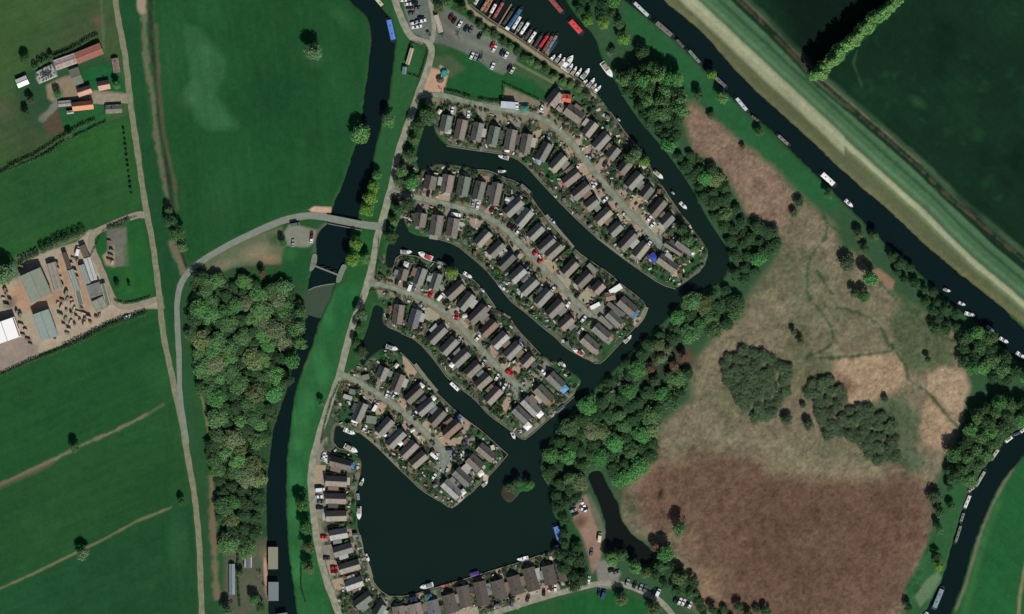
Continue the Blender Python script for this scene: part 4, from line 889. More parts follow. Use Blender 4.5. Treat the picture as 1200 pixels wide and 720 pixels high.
# ------------------------------------------------------------------ lodges
ROOFC = {'g': ('roof_grey', (126,127,121)), 'b': ('roof_brown', (121,116,108)), 'p': ('roof_pink', (136,127,118)), 'd': ('roof_dark', (96,97,94)), 's': ('roof_slate', (106,110,115)), 't': ('roof_tan', (138,134,120)), 'v': ('roof_green', (114,125,114)), 'w': ('roof_pale', (156,156,149)), 'r': ('roof_red', (196,96,76)), 'k': ('roof_brick', (126,106,94)), 'e': ('roof_umber', (94,88,80))}
CN = {'g': 'grey', 'b': 'brown', 'p': 'pinkish', 'd': 'dark grey', 's': 'slate blue', 't': 'tan', 'v': 'greenish', 'w': 'pale grey', 'r': 'red', 'k': 'brick red', 'e': 'dark brown'}
def roofmat(k):
    n, c = ROOFC[k]; c2 = tuple(min(255, int(x * 0.98)) for x in c)
    return mat(n, c2, .85, .22, .9, bump=.3, bscale=6, obvar=.16, stripes=1.6)
WALLS = [mat('wall_cream', (170,160,136), .9, .08), mat('wall_brick', (120,88,70), .9, .15, 4), mat('wall_timber', (128,112,90), .9, .15, 3), mat('wall_white', (190,188,180), .9, .06)]
GLASS = mat('window_glass', (40,52,60), .15, .05, spec=.5); FRAME = mat('window_frame', (205,205,200), .5, .04); DOORM = [mat('door_white', (200,198,190), .6), mat('door_brown', (92,62,42), .6)]
WHITE = mat('white_paint', (226,226,222), .45, .05)
LEAN = [mat('lean_grey', (118,120,116), .8, .15), mat('lean_dark', (72,72,72), .8, .15), mat('lean_pale', (158,158,150), .7, .15), mat('lean_brown', (116,100,86), .8, .15)]
TERR = [mat('terrace_grey', (132,130,120), .9, .2, 1.2), mat('terrace_pink', (146,126,112), .9, .2, 1.2), mat('terrace_timber', (120,104,84), .9, .2, 1.5), mat('terrace_pale', (162,158,146), .9, .2, 1.2)]
def frame_mesh():
    mb = MB(); w, h = .62, .55
    for x0, x1, z0, z1 in ((-w, w, -h, -h + .08), (-w, w, h - .08, h), (-w, -w + .08, -h + .08, h - .08), (w - .08, w, -h + .08, h - .08), (-.03, .03, -h + .08, h - .08)): mb.box(x0, -.05, z0, x1, .05, z1)
    return mb.mesh('window_frame', FRAME)
FM = frame_mesh()
_m = MB(); _m.box(-.54, -.02, -.47, .54, .02, .47); PM = _m.mesh('window_pane', GLASS)
_m = MB(); _m.box(-.45, -.05, 0, .45, .05, 2.0); DM = [_m.mesh('door', d) for d in DOORM]
HOUSES = []     # (px, py, label)
def house(name, cat, p, q, width, roofk, label, eave=1.85, pitch=47, off=0.0, parts=True, wall=None, flat=False, group=None):
    """p, q: ends of the ridge in photograph pixels; width across the ridge in pixels"""
    a = Vector(W(*p)); b = Vector(W(*q)); c = (a + b) / 2; L = (b - a).length; th = math.atan2((b - a).y, (b - a).x)
    w = width * M_PX / 2; o = empty(name, (c.x, c.y, 0), th, label, cat, group)
    HOUSES.append(((p[0] + q[0]) / 2, (p[1] + q[1]) / 2, label, o))
    rm = ROOFC.get(roofk); rm = roofmat(roofk) if rm else roofk
    wm = wall or random.choice(WALLS); l = L / 2 - .25; ww = w - .3
    if flat:
        mb = MB(); mb.box(-l, -ww, -.2, l, ww, eave); mb.obj('wall', wm, o)
        mb = MB(); mb.box(-L / 2, -w, eave, L / 2, w, eave + .18); mb.obj('roof', rm, o); return o
    rise = w * math.tan(R(pitch)); yo = off * w; z1 = eave + rise
    mb = MB(); mb.box(-l, -ww, -.2, l, ww, eave)
    for s in (-l, l):
        e = .12 if s < 0 else -.12
        mb.quad([(s, -ww, eave), (s, ww, eave), (s, yo, z1 - .28)] if s > 0 else [(s, ww, eave), (s, -ww, eave), (s, yo, z1 - .28)])
    mb.obj('wall', wm, o)
    mb = MB(); h = L / 2; t = .14
    prof = [(-w, eave - .12), (yo, z1), (w, eave - .12), (w, eave - .12 - t), (yo, z1 - t - .04), (-w, eave - .12 - t)]
    n = len(mb.v); mb.v += [(-h, y, z) for y, z in prof] + [(h, y, z) for y, z in prof]
    for i in range(6):
        j = (i + 1) % 6; mb.f.append((n + i, n + 6 + i, n + 6 + j, n + j)); mb.m.append(0)
    for f in ((0, 1, 4, 5), (1, 2, 3, 4)):
        mb.f.append(tuple(n + i for i in f)); mb.f.append(tuple(n + 6 + i for i in reversed(f))); mb.m += [0, 0]
    rf = mb.obj('roof', rm, o)
    mb = MB(); mb.box(-h, yo - .13, z1 - .05, h, yo + .13, z1 + .07); mb.obj('ridge_tiles', mat('ridge', (104,98,90), .9, .15), rf)
    if parts and name == 'lodge':
        sg = 1 if math.sin(L * 37) > 0 else -1; q = abs(math.sin(L * 91 + c.x))
        if q > .42:          # lean-to along one side
            u0, u1 = -h * (.2 + .6 * q), h * (.15 + .5 * (1 - q)); dd = 1.5 + .9 * q
            mb = MB(); mb.box(u0, min(sg * ww, sg * (w + dd - .15)), -.2, u1, max(sg * ww, sg * (w + dd - .15)), 1.75); mb.obj('lean_to_wall', wm, o)
            mb = MB(); ya, yb = sg * (w - .25), sg * (w + dd); pts = [(u0 - .1, ya, 2.0), (u1 + .1, ya, 2.0), (u1 + .1, yb, 1.78), (u0 - .1, yb, 1.78)]
            mb.quad(pts if sg > 0 else pts[::-1]); mb.quad([(u0 - .1, yb, 1.6), (u1 + .1, yb, 1.6), (u1 + .1, yb, 1.78), (u0 - .1, yb, 1.78)]); mb.obj('lean_to_roof', LEAN[int(q * 97) % 4], o)
        for e in (-1, 1):    # paved terrace at either end
            qq = abs(math.sin(L * 53 + e + c.y)); dl = 1.0 + 1.8 * qq
            mb = MB(); mb.box(min(e * l, e * (l + dl)), -ww * (.4 + .6 * qq), -.15, max(e * l, e * (l + dl)), ww * (1.1 - .5 * qq), .1 + .002 * int(qq * 9)); mb.obj('terrace', TERR[int(qq * 89) % 4], o)
    if parts:
        for s in (-1, 1):
            g = MB(); g.box(-h, s * w - .06 + s * .07, eave - .26, h, s * w + .06 + s * .07, eave - .15); g.obj('gutter', mat('gutter', (70,72,72), .6), o)
        for s in (-1, 1):
            for x in ((-.5, .0, .5) if L > 10 else (-.35, .35)):
                f = link('window', FM, o, (x * L * .62, s * (ww + .02), 1.35)); link('pane', PM, f)
        r = random.random()
        for s in (-1, 1):
            f = link('window', FM, o, (s * (l + .02), -ww * .45, 1.35), (0, 0, R(90))); link('pane', PM, f)
            link('door', DM[int(r * 2)], o, (s * (l + .02), ww * .4, 0), (0, 0, R(90)))
        if r > .35:
            mb = MB(); x = (r - .65) * L * .8; mb.box(x - .3, yo - .25, z1 - .5, x + .3, yo + .25, z1 + .75)
            ch = mb.obj('chimney', mat('chimney_brick', (120,80,62), .9, .2, 5), rf)
            mb = MB(); mb.tube((x, yo, z1 + .75), (x, yo, z1 + 1.0), .12, .1, 7)
            mb.obj('chimney_pot', mat('pot', (150,92,66), .9), o)
    return o
ORD = ['first','second','third','fourth','fifth','sixth','seventh','eighth','ninth','tenth','eleventh','twelfth','thirteenth','fourteenth','fifteenth','sixteenth','seventeenth']
ROWS = [
 ('on the canal side of the northernmost estate road', 'lodges south of the northernmost estate road', [
  ((480,100),335,268,305,410,'v'),((480,100),470,305,430,480,'p'),((480,100),613,333,578,490,'g'),((480,100),755,365,718,525,'v'),((480,100),905,392,868,575,'b'),((480,100),1042,432,1008,600,'b'),
  ((600,150),322,138,240,285,'g'),((600,150),462,245,350,365,'t'),((600,150),582,390,455,492,'p'),((600,150),672,500,540,610,'b'),((600,150),745,632,655,705,'g'),
  ((700,200),112,348,-5,458,'t'),((700,200),203,475,115,558,'g'),((700,200),330,552,200,690,'b'),((700,270),430,118,335,235,'t')]),
 ('on the east channel side of the northernmost estate road', 'lodges east of the northernmost estate road', [
  ((600,80),728,478,640,590,'t'),((600,80),838,585,728,705,'g'),((600,150),925,175,850,268,'g'),((600,150),1022,305,950,390,'b'),((600,150),1130,405,1018,525,'g'),((700,200),470,145,395,238,'d'),((700,200),585,262,475,392,'b'),((700,200),655,395,570,482,'g')]),
 ('on the upper side of the second estate road', 'lodges on the upper side of the second estate road', [
  ((460,180),345,200,318,315,'b'),((460,180),495,190,465,345,'p'),((460,180),640,205,605,375,'v'),((460,180),782,250,742,405,'g'),((460,180),925,262,882,455,'b'),
  ((540,220),530,112,398,235,'g'),((540,220),612,200,500,332,'w'),((540,220),712,340,605,445,'g'),((540,220),815,448,695,555,'g'),((540,220),880,500,755,612,'t'),((600,290),562,128,455,238,'t'),((600,290),683,228,572,338,'b'),((600,290),795,318,722,390,'p')]),
 ('on the lower side of the second estate road', 'lodges on the lower side of the second estate road', [
  ((300,180,4),776,280,764,344,'b'),((300,180,4),853,290,838,385,'b'),((300,180,4),930,305,915,388,'b'),
  ((540,220),248,388,142,502,'t'),((540,220),368,488,258,595,'g'),((540,220),460,588,345,702,'d'),((600,290),108,188,-5,292,'w'),((600,290),213,283,88,402,'g'),((600,290),332,378,218,500,'g'),((600,290),440,480,318,600,'b'),((600,290),525,618,428,705,'p')]),
 ('on the upper side of the third estate road', 'lodges on the upper side of the third estate road', [
  ((430,290),328,190,300,285,'b'),((430,290),492,185,440,328,'g'),((430,290),628,232,582,372,'v'),((430,290),838,322,708,442,'b'),((430,290),925,412,818,542,'g'),((430,290),1045,518,908,652,'b'),((500,340),605,280,488,392,'k'),((500,340),702,388,588,495,'w'),((500,340),812,478,698,592,'g'),((500,340),925,580,845,660,'p')]),
 ('on the lower side of the third estate road', 'lodges on the lower side of the third estate road', [
  ((430,290),288,505,262,675,'p'),((430,290),442,548,398,700,'s'),((500,340),158,328,30,455,'g'),((500,340),258,430,140,552,'g'),((500,340),360,542,240,655,'g'),((500,340),458,648,350,748,'b'),((560,420),103,152,-10,250,'b'),((560,420),193,268,80,385,'p')]),
 ('on the upper side of the fourth estate road', 'lodges on the upper side of the fourth estate road', [
  ((390,390),458,305,418,402,'g'),((390,390),600,365,540,515,'b'),((390,390),775,485,648,602,'b'),((400,450),802,150,678,258,'g'),((400,450),900,235,792,352,'b'),((400,450),1035,338,905,452,'k')]),
 ('on the lower side of the fourth estate road', 'lodges on the lower side of the fourth estate road', [
  ((400,450),198,168,125,330,'g'),((400,450),440,312,328,435,'g'),((400,450),545,418,418,545,'g'),((400,450),655,518,535,635,'p'),((400,450),740,615,620,718,'t')]),
 ('on the west shore of the big basin', 'lodges on the west shore of the basin', [
  ((360,510),200,225,385,272,'b'),((360,510),162,400,352,410,'p'),((360,510),162,556,345,560,'p'),((360,600),168,38,348,32,'t'),((360,600),198,208,355,180,'w'),((360,600),235,358,398,308,'g'),((360,600),282,508,462,455,'t'),((360,600),338,655,488,602,'w'),((400,624),128,645,252,552,'v'),((400,624),365,632,305,730,'v')]),
 ('on the south shore of the big basin', 'lodges on the south shore of the basin', [
  ((400,624),500,648,512,735,'b'),((400,624),643,625,672,740,'p'),((400,624),792,595,826,735,'s'),((400,624),938,545,985,705,'e'),((530,624),88,470,128,655,'e'),((530,624),238,430,282,640,'e'),((530,624),392,420,440,590,'e'),((530,624),532,382,578,545,'e'),((530,624),668,310,722,512,'e'),((530,624),832,292,870,458,'e'),((530,624),958,262,1000,425,'e')])]
for desc, grp, L in ROWS:
    for i, (vv, a, b, c, d, k) in enumerate(L):
        f = V(*vv); p = f(a, b); q = f(c, d)
        wdt = 12.6 if not desc.startswith('on the south') else 15.0
        if 'second' in desc and i < 3: wdt = 14
        house('lodge', 'lodge', p, q, wdt, k, '%s roofed lodge, %s %s %s' % (CN[k], ORD[i], 'from the top' if 'west shore' in desc else 'from the left', desc.replace(' estate', '')), pitch=47 if 'south shore' not in desc else 35, group=grp)
for vv, a, b, c, d, k, w, l in [
 ((700,270),540,240,695,352,'t',13,'long lodge parallel to the south bank at the tip of the northern peninsula'),
 ((700,270),700,92,838,192,'g',12,'grey lodge beside the trees at the east tip of the northern peninsula'),
 ((700,270),592,112,740,208,'p',7,'narrow pinkish garage block between the two end lodges of the northern peninsula'),
 ((600,80),415,215,330,320,'p',15,'large lodge with pale right pitch near the triangular compound'),
 ((600,80),478,352,612,450,'p',15,'long pinkish house with a side wing near the red roofed hut'),
 ((600,290),948,462,1078,575,'b',14,'brown lodge with a blue awning at the tip of the second peninsula'),
 ((640,350),545,128,658,232,'g',12,'grey lodge left of the one with the blue awning'),
 ((640,350),425,245,548,350,'g',12.5,'lodge with a purple tinted porch at the second peninsula end'),
 ((640,350),325,345,445,452,'p',13,'southernmost pinkish lodge at the second peninsula tip'),
 ((560,420),628,145,742,255,'g',13,'lodge with a blue awning at the tip of the third peninsula'),
 ((560,420),520,260,638,378,'t',14,'tan roofed lodge second from the tip of the third peninsula'),
 ((560,420),405,362,528,485,'w',13,'pale grey lodge with a white canopy on the third peninsula end'),
 ((560,420),325,440,440,550,'g',12,'lodge beside the southern white canopy on the third peninsula end'),
 ((470,500),682,172,808,278,'p',12.5,'lodge alone on the lawn at the corner of the fourth peninsula'),
 ((470,500),598,272,700,368,'b',14,'brown lodge behind the parked cars of the fourth peninsula'),
 ((470,500),478,385,602,500,'g',13,'grey lodge second from the southern tip of the fourth peninsula'),
 ((470,500),378,488,515,615,'w',13,'pale lodge at the southern tip of the fourth peninsula')]:
    f = V(*vv); house('lodge', 'lodge', f(a, b), f(c, d), w, k, l)
house('hut', 'hut', V(600,80)(440,262), V(600,80)(520,272), 9.5, 'r', 'small hut with a bright orange red roof', pitch=20, eave=2.4)
house('wing', 'house wing', V(600,80)(410,330), V(600,80)(450,365), 10, 'p', 'short pinkish wing of the long house', pitch=25)
house('shed', 'shed', V(600,290)(820,440), V(600,290)(905,420), 10, 'k', 'reddish brown garage beside the white roofed carport', pitch=18)
house('carport', 'carport', V(600,290)(862,400), V(600,290)(960,338), 6.5, WHITE, 'white flat roofed carport near the tip of the second peninsula', flat=True)
house('shed', 'shed', V(600,290)(690,535), V(600,290)(772,495), 4.5, WHITE, 'long white roofed store beside the second road turning', flat=True)
house('shed', 'shed', V(600,290)(668,150), V(600,290)(740,220), 6, 'g', 'grey shed behind the lodges of the second road', flat=True)
house('garage', 'garage', V(600,290)(840,490), V(600,290)(985,600), 5.5, 'd', 'flat dark garage between lodges at the second peninsula tip', flat=True)
house('garage', 'garage', V(640,350)(470,160), V(640,350)(575,260), 5.5, 'g', 'flat grey garage beside the lodge with purple porch', flat=True)
house('shed', 'shed', V(390,390)(255,400), V(390,390)(320,385), 6, 'v', 'green shed at the mouth of the fourth road', flat=True)
house('shed', 'shed', V(390,390)(95,555), V(390,390)(170,580), 5, 'w', 'pale shed in the garden inside the lane hedge', flat=True)
house('shed', 'shed', V(390,390)(145,515), V(390,390)(200,525), 6, 'v', 'greenish shed in the garden inside the lane hedge', flat=True)
house('shed', 'shed', V(400,450)(220,310), V(400,450)(310,320), 9, 'v', 'low green roofed shed on the canal side of the fourth road', flat=True)
house('shed', 'shed', V(430,290)(640,365), V(430,290)(675,345), 7, 'p', 'small pinkish shed beside the yellow green tree', flat=True)
# farmstead, yard and other buildings: quads in photograph pixels
def quad_house(name, cat, pts, k, label, ridge=True, pitch=15, eave=3.2, off=0.0, **kw):
    """pts: four corners; the ridge runs from the middle of side 4-1 to the middle of side 2-3"""
    a, b, c, d = pts
    p = ((a[0] + d[0]) / 2, (a[1] + d[1]) / 2); q = ((b[0] + c[0]) / 2, (b[1] + c[1]) / 2)
    w = (math.dist(a, d) + math.dist(b, c)) / 2
    return house(name, cat, p, q, w, k, label, eave=eave, pitch=pitch, off=off, flat=not ridge, parts=kw.pop('parts', False), **kw)
RED = mat('tin_red', (152,96,82), .7, .15, .8, stripes=1.2); TINW = mat('tin_pink_white', (158,140,134), .7, .3, .5, stripes=.8); TIN = mat('tin_grey', (138,144,134), .6, .1, .5, stripes=1.2); TINB = mat('tin_bluegrey', (142,156,148), .6, .08, .4, stripes=1.0)
DK = mat('roof_black', (66,64,58), .85, .2); ORG = mat('pantile_orange', (200,142,104), .85, .2, 1.5, stripes=2); PNK = mat('pantile_pink', (186,146,126), .85, .15, 1.5, stripes=2); BRW = mat('container_brown', (96,88,72), .8, .1, stripes=3); TINO = mat('tin_olive', (108,114,98), .7, .12, .5, stripes=1)
f1 = V(0,20); f2 = V(0,90); f3 = V(0,250); f4 = V(0,330)
quad_house('barn', 'barn', [f1(655,325), f1(875,228), f1(922,330), f1(690,415)], RED, 'long red roofed barn at the farmstead', pitch=9, eave=3.6)
quad_house('barn', 'barn', [f1(468,388), f1(653,318), f1(688,412), f1(505,472)], TINW, 'streaked pink and white roofed barn left of the red one', pitch=9, eave=3.6)
quad_house('shed', 'shed', [f1(138,555), f1(232,515), f1(262,588), f1(166,630)], WHITE, 'small bright white roofed shed at the farmstead corner', pitch=22, eave=2.6)
quad_house('barn', 'barn', [f1(610,470), f1(690,440), f1(742,582), f1(650,612)], TINO, 'grey green shed in the middle of the farmstead', pitch=10, eave=2.8)
house('cottage', 'cottage', f1(685,672), f1(805,632), 10, PNK, 'pink roofed cottage at the edge of the farm yard', wall=WALLS[1])
house('cottage', 'cottage', f1(865,612), f1(968,592), 11, PNK, 'pink roofed farmhouse with a black north pitch', wall=WALLS[1], pitch=42)
house('shed', 'shed', f1(1010,365), f1(1030,490), 8, 'k', 'small brick red shed beside the farm track', pitch=20)
house('barn', 'barn', f2(515,243), f2(635,232), 7, 'w', 'pale tin roofed lean-to left of the orange roof', pitch=12)
house('farmhouse', 'farmhouse', f2(640,268), f2(825,248), 10.5, ORG, 'farmhouse with a bright orange pantile roof', wall=WALLS[1], pitch=44, eave=2.8)
house('shed', 'shed', f2(590,318), f2(650,310), 4, 'w', 'white roofed porch shed at the west end of the orange roof', pitch=15)
house('stable', 'stable', f2(930,290), f2(1075,282), 10, TINO, 'grey green stable beside the farm track', pitch=22)
mb = MB(); 
def heap():
    pts = [f1(310,480), f1(385,440), f1(460,405), f1(490,455), f1(510,520), f1(420,560), f1(340,590), f1(312,540)]
    c = W(*f1(410,500)); o = empty('silage_heap', (c[0], c[1], 0), 0, 'silage heap under a pale sheet dotted with tyres', 'silage heap')
    P = [(W(*p)[0] - c[0], W(*p)[1] - c[1]) for p in pts]
    mb = MB(); k = len(P)
    for i in range(k):
        a, b = P[i], P[(i + 1) % k]
        mb.quad([(a[0], a[1], 0), (b[0], b[1], 0), (b[0] * .85, b[1] * .85, 1.7), (a[0] * .85, a[1] * .85, 1.7)])
        mb.quad([(a[0] * .85, a[1] * .85, 1.7), (b[0] * .85, b[1] * .85, 1.7), (0, 0, 2.1)])
    mb.obj('sheet', mat('silage_sheet', (150,156,148), .6, .2, 1), o)
    rr = random.Random(4); tm = mat('old_tyre', (62,62,60), .9)
    t = MB(); n = 10
    for i in range(n):
        for j in range(6):
            def pt(i, j):
                A = i * 6.283 / n; B = j * 6.283 / 6; return ((.38 + .14 * math.cos(B)) * math.cos(A), (.38 + .14 * math.cos(B)) * math.sin(A), .11 * math.sin(B))
            t.quad([pt(i, j), pt(i + 1, j), pt(i + 1, j + 1), pt(i, j + 1)])
    tme = t.mesh('tyre', tm)
    for _ in range(70):
        i = rr.randrange(k); s = rr.uniform(.1, .8); u = rr.random(); a, b = P[i], P[(i + 1) % k]
        x = (a[0] * (1 - u) + b[0] * u) * s; y = (a[1] * (1 - u) + b[1] * u) * s
        link('tyre', tme, o, (x, y, 2.22 - s * .42))
heap()
quad_house('barn', 'barn', [(49.5,313), (61,345), (38.5,355), (22.5,325)], mat('tin_sage', (134,142,126), .7, .1, .4, stripes=.8), 'largest industrial barn with an offset ridge in the yard', pitch=12, eave=5, off=-.0)
quad_house('barn', 'barn', [f3(490,425), f3(558,655), f3(478,690), f3(412,450)], mat('tin_pinkgrey', (146,140,130), .7, .15, .4, stripes=1), 'pink grey shed right of the largest industrial barn', pitch=8, eave=3)
quad_house('shed', 'shed', [f3(585,345), f3(640,482), f3(595,498), f3(545,350)], DK, 'narrow black roofed shed in the industrial yard', pitch=8, eave=2.8)
quad_house('shed', 'shed', [f3(652,488), f3(712,672), f3(662,692), f3(590,510)], TINB, 'narrow pale shed below the black roofed one', pitch=8, eave=3)
quad_house('shed', 'shed', [f4(715,70), f4(742,195), f4(690,215), f4(655,90)], TINO, 'grey green shed below the narrow pale shed', pitch=8, eave=2.8)
quad_house('container', 'container', [f3(750,280), f3(792,380), f3(740,398), f3(697,290)], BRW, 'brown open topped container shed by the yard entrance', ridge=False, eave=2.7)
quad_house('shed', 'shed', [f3(742,447), f3(800,608), f3(752,635), f3(690,465)], TINB, 'pale blue grey shed left of the white striped roof', pitch=8, eave=3)
quad_house('shed', 'shed', [f3(795,385), f3(862,578), f3(802,605), f3(742,402)], mat('tin_white', (176,182,182), .5, .12, .5, stripes=1), 'white striped roof shed by the yard entrance', pitch=8, eave=3.2)
quad_house('shed', 'shed', [f4(885,0), f4(905,110), f4(805,155), f4(755,42)], mat('tin_dull', (112,118,112), .7, .3, .5, stripes=.8), 'mottled grey shed in the east corner of the yard', pitch=9, eave=3)
quad_house('shed', 'shed', [f4(905,140), f4(965,215), f4(848,282), f4(808,172)], mat('tin_pale', (140,144,130), .7, .25, .5, stripes=.8), 'pale patched shed at the south east corner of the yard', pitch=9, eave=2.8)
quad_house('shed', 'shed', [f4(925,15), f4(980,200), f4(935,225), f4(885,20)], TINO, 'long dark lean-to along the yard eastern edge', pitch=8, eave=2.4)
quad_house('warehouse', 'warehouse', [(18,373), (26,395.5), (-6,404), (-14,381)], mat('tin_brilliant', (244,244,242), .4, .03), 'brilliant white roofed warehouse at the left edge', pitch=5, eave=4.5)
quad_house('barn', 'barn', [(58,362.5), (69.5,394), (49.5,400), (38.5,369)], TINB, 'blue grey gable roofed warehouse in the yard', pitch=12, eave=4.6)
quad_house('polytunnel', 'polytunnel', [(275.5,661), (275.5,697), (269,697), (268.5,661)], mat('poly', (132,146,156), .4, .1, .6, stripes=2.5), 'long ribbed pale greenhouse beside the river plot', pitch=30, eave=1.6)
quad_house('hut', 'hut', [(296,649), (295.5,665.5), (286.5,665.5), (286.5,649)], mat('felt_grey', (96,102,106), .8, .1), 'square grey roofed hut near the river wood', pitch=6, eave=2.4)
for pts, k, l in (([(326,641), (326,667), (314.5,667), (314.5,641)], mat('felt_tan', (132,132,112), .8, .1), 'northern boathouse with a tan roof on the river'), ([(326.7,682), (326.7,704), (314.7,704), (314.7,682)], mat('felt_blue', (112,124,122), .8, .1), 'middle boathouse with a grey roof on the river'), ([(336,717), (339,732), (326,735), (325,720)], mat('felt_blue', (0,0,0)), 'southern boathouse cut by the bottom edge')):
    quad_house('boathouse', 'boathouse', pts, k, l, ridge=False, eave=2.4)
quad_house('mobile_home', 'mobile home', [(485,57.5), (480,76.5), (475,75.5), (481,56.5)], mat('caravan_pink', (186,164,146), .6, .06), 'long pinkish mobile home inside the hedged garden', pitch=8, eave=2.6)
quad_house('shed', 'shed', [(477,79), (476,88), (471,87), (472,78.5)], mat('shed_blue', (108,126,146), .7, .1), 'small blue roofed shed at the corner of the hedged garden', pitch=12, eave=2.1)
quad_house('site_office', 'site office', [(513.5,17.5), (519.5,37.5), (514.5,39), (508.5,19)], mat('office_white', (196,184,172), .6, .15, .8), 'long white mobile office in the middle of the car park', pitch=5, eave=2.7)

# ------------------------------------------------------------------ lorry, canopies, small yard things
def canopy(px, py, rot, w, l, col, label, name='canopy'):
    o = empty(name, (*W(px, py), 0), R(rot), label, 'canopy'); w *= .25; l *= .25
    for a in (-1, 1):
        for b in (-1, 1):
            mb = MB(); mb.box(a * l - .05, b * w - .05, 0, a * l + .05, b * w + .05, 2.2); mb.obj('post', FRAME, o)
    mb = MB()
    P = [(-l * 1.05, -w * 1.05, 2.2), (l * 1.05, -w * 1.05, 2.2), (l * 1.05, w * 1.05, 2.2), (-l * 1.05, w * 1.05, 2.2)]
    for i in range(4): mb.quad([P[i], P[(i + 1) % 4], (0, 0, 2.9)])
    mb.obj('canopy_cloth', mat('cloth_%d_%d_%d' % col, col, .8, .06), o)
for vv, x, y, r, w, l, c, lb in [
 ((390,390),775,472,50,6.5,7,(220,216,212),'white canopy at the canal end of the third lodge, fourth road'), ((390,390),880,580,50,6,6.5,(224,222,218),'white canopy at the canal end of the fourth lodge, fourth road'), ((400,450),120,320,-15,5,7.5,(226,226,222),'white canopy near the cruisers of the fourth canal'), ((400,450),520,522,50,5,5,(228,228,224),'small white canopy on the lower side of the fourth road'),
 ((390,390),1050,282,50,5.5,6.5,(224,222,218),'white canopy above the long white narrowboat'), ((560,420),542,490,45,7,8,(232,232,228),'northern white canopy on the third peninsula quay'), ((560,420),437,597,45,7,8,(232,232,228),'southern white canopy on the third peninsula quay'), ((470,500),700,412,40,6,7,(222,220,214),'white canopy on the terrace of the fourth peninsula'),
 ((560,420),755,268,45,8,9,(96,150,190),'blue awning at the tip of the third peninsula'), ((640,350),768,138,45,8,8.5,(66,112,150),'blue awning at the tip of the second peninsula'), ((700,270),490,240,40,10,8,(54,72,158),'large blue tarpaulin near the tip of the northern peninsula'), ((360,510),385,268,75,8,6,(70,110,160),'blue awning on the northernmost west shore lodge'), ((400,450),1030,300,50,5,6,(52,72,120),'blue awning on the last upper lodge of the fourth road'), ((500,340),815,460,50,4,6,(60,90,150),'blue awning on the ninth lodge of the third road'), ((600,150),235,285,30,6,7,(120,140,160),'pale blue cover on the seventh lodge of the northern road'),
 ((480,100),858,570,-10,5,6,(214,210,204),'white awning above the moored white cruiser'), ((480,100),340,405,-10,6,7,(160,170,160),'pale awning on the leftmost lodge of the northern road'), ((400,624),638,600,10,9,8,(42,48,78),'navy blue awning on the south shore'), ((400,624),765,570,10,7,8,(60,98,106),'teal awning beside the navy one on the south shore'), ((700,270),830,195,-35,4,6,(226,226,220),'white canopy beside the grey lodge at the east tip'), ((470,500),545,575,40,6,6,(206,204,198),'pale canopy on the southern tip terrace'),
 ((480,100),1010,208,0,6,9,(52,120,104),'teal awning right of the lorry on the northern road'), ((460,180),920,268,-80,5,5,(170,170,166),'grey awning behind the fifth lodge of the second road'), ((400,450),385,450,50,3.5,3.5,(216,216,212),'tiny white parasol between lodges of the fourth road'), ((430,290),345,150,-20,6,6,(186,188,182),'pale canopy behind the first lodge of the third road'), ((600,290),485,505,50,3,3,(220,220,214),'tiny white parasol beside the second road'), ((540,220),618,205,50,3.5,5,(200,198,192),'pale awning behind the seventh lodge of the second road'), ((540,220),520,95,50,4,5,(190,184,178),'pale awning behind the sixth lodge of the second road')]:
    f = V(*vv); p = f(x, y); canopy(p[0], p[1], r, w, l, c, lb)
# lorry trailer
t = empty('lorry_trailer', (*W(595.5, 123.5), 0), R(-4), 'long white lorry trailer beside the northern estate road', 'trailer')
mb = MB(); mb.box(-4.3, -1.9, 1.0, 4.3, 1.9, 3.7); mb.obj('trailer_body', mat('trailer_white', (184,190,198), .5, .08, .4), t)
mb = MB(); mb.box(-4.2, -1.0, .6, 4.2, 1.0, 1.0); mb.obj('chassis', mat('dark_steel', (0,0,0)), t)
for x in (-3, -2, 3):
    for y in (-1.3, 1.3):
        mb = MB(); mb.tube((x, y - .2, .5), (x, y + .2, .5), .5, .5, 12); mb.obj('wheel', mat('tyre', (30,30,30), .9), t)
# playground
t = empty('playground_climber', (*W(521, 87), 0), R(35), 'teal climbing frame on the sandy playground', 'climbing frame')
mb = MB(); mb.prism([(-2, -1.6), (1.8, -1.8), (2.2, .8), (.4, 2.2), (-1.8, 1.4)], 1.6, 1.75); mb.obj('platform', mat('teal', (40,140,130), .6, .1), t)
for x, y in ((-1.7, -1.3), (1.6, -1.5), (1.8, .7), (-1.5, 1.2)):
    mb = MB(); mb.tube((x, y, 0), (x, y, 2.8), .08, .08, 6); mb.obj('post', mat('green_post', (40,90,70), .6), t)
mb = MB(); mb.quad([(-1.9, -.5, 1.7), (-1.9, .3, 1.7), (-4.6, .3, .2), (-4.6, -.5, .2)]); mb.box(-4.7, -.56, .1, -4.5, .36, .2); mb.obj('slide', mat('slide', (160,176,170), .4), t)
t = empty('play_hut', (*W(516, 94), 0), R(10), 'dark round roofed play hut on the sandy playground', 'play hut')
mb = MB(); mb.prism([(math.cos(a) * 2.0, math.sin(a) * 1.7) for a in [i * .628 for i in range(10)]], 0, 1.6); mb.obj('wall', WALLS[2], t)
mb = MB()
for i in range(10):
    a, b = i * .6283, (i + 1) * .6283; mb.quad([(math.cos(a) * 2.3, math.sin(a) * 2, 1.6), (math.cos(b) * 2.3, math.sin(b) * 2, 1.6), (0, 0, 2.8)])
mb.obj('roof', mat('thatch_dark', (84,78,66), .9, .2), t)
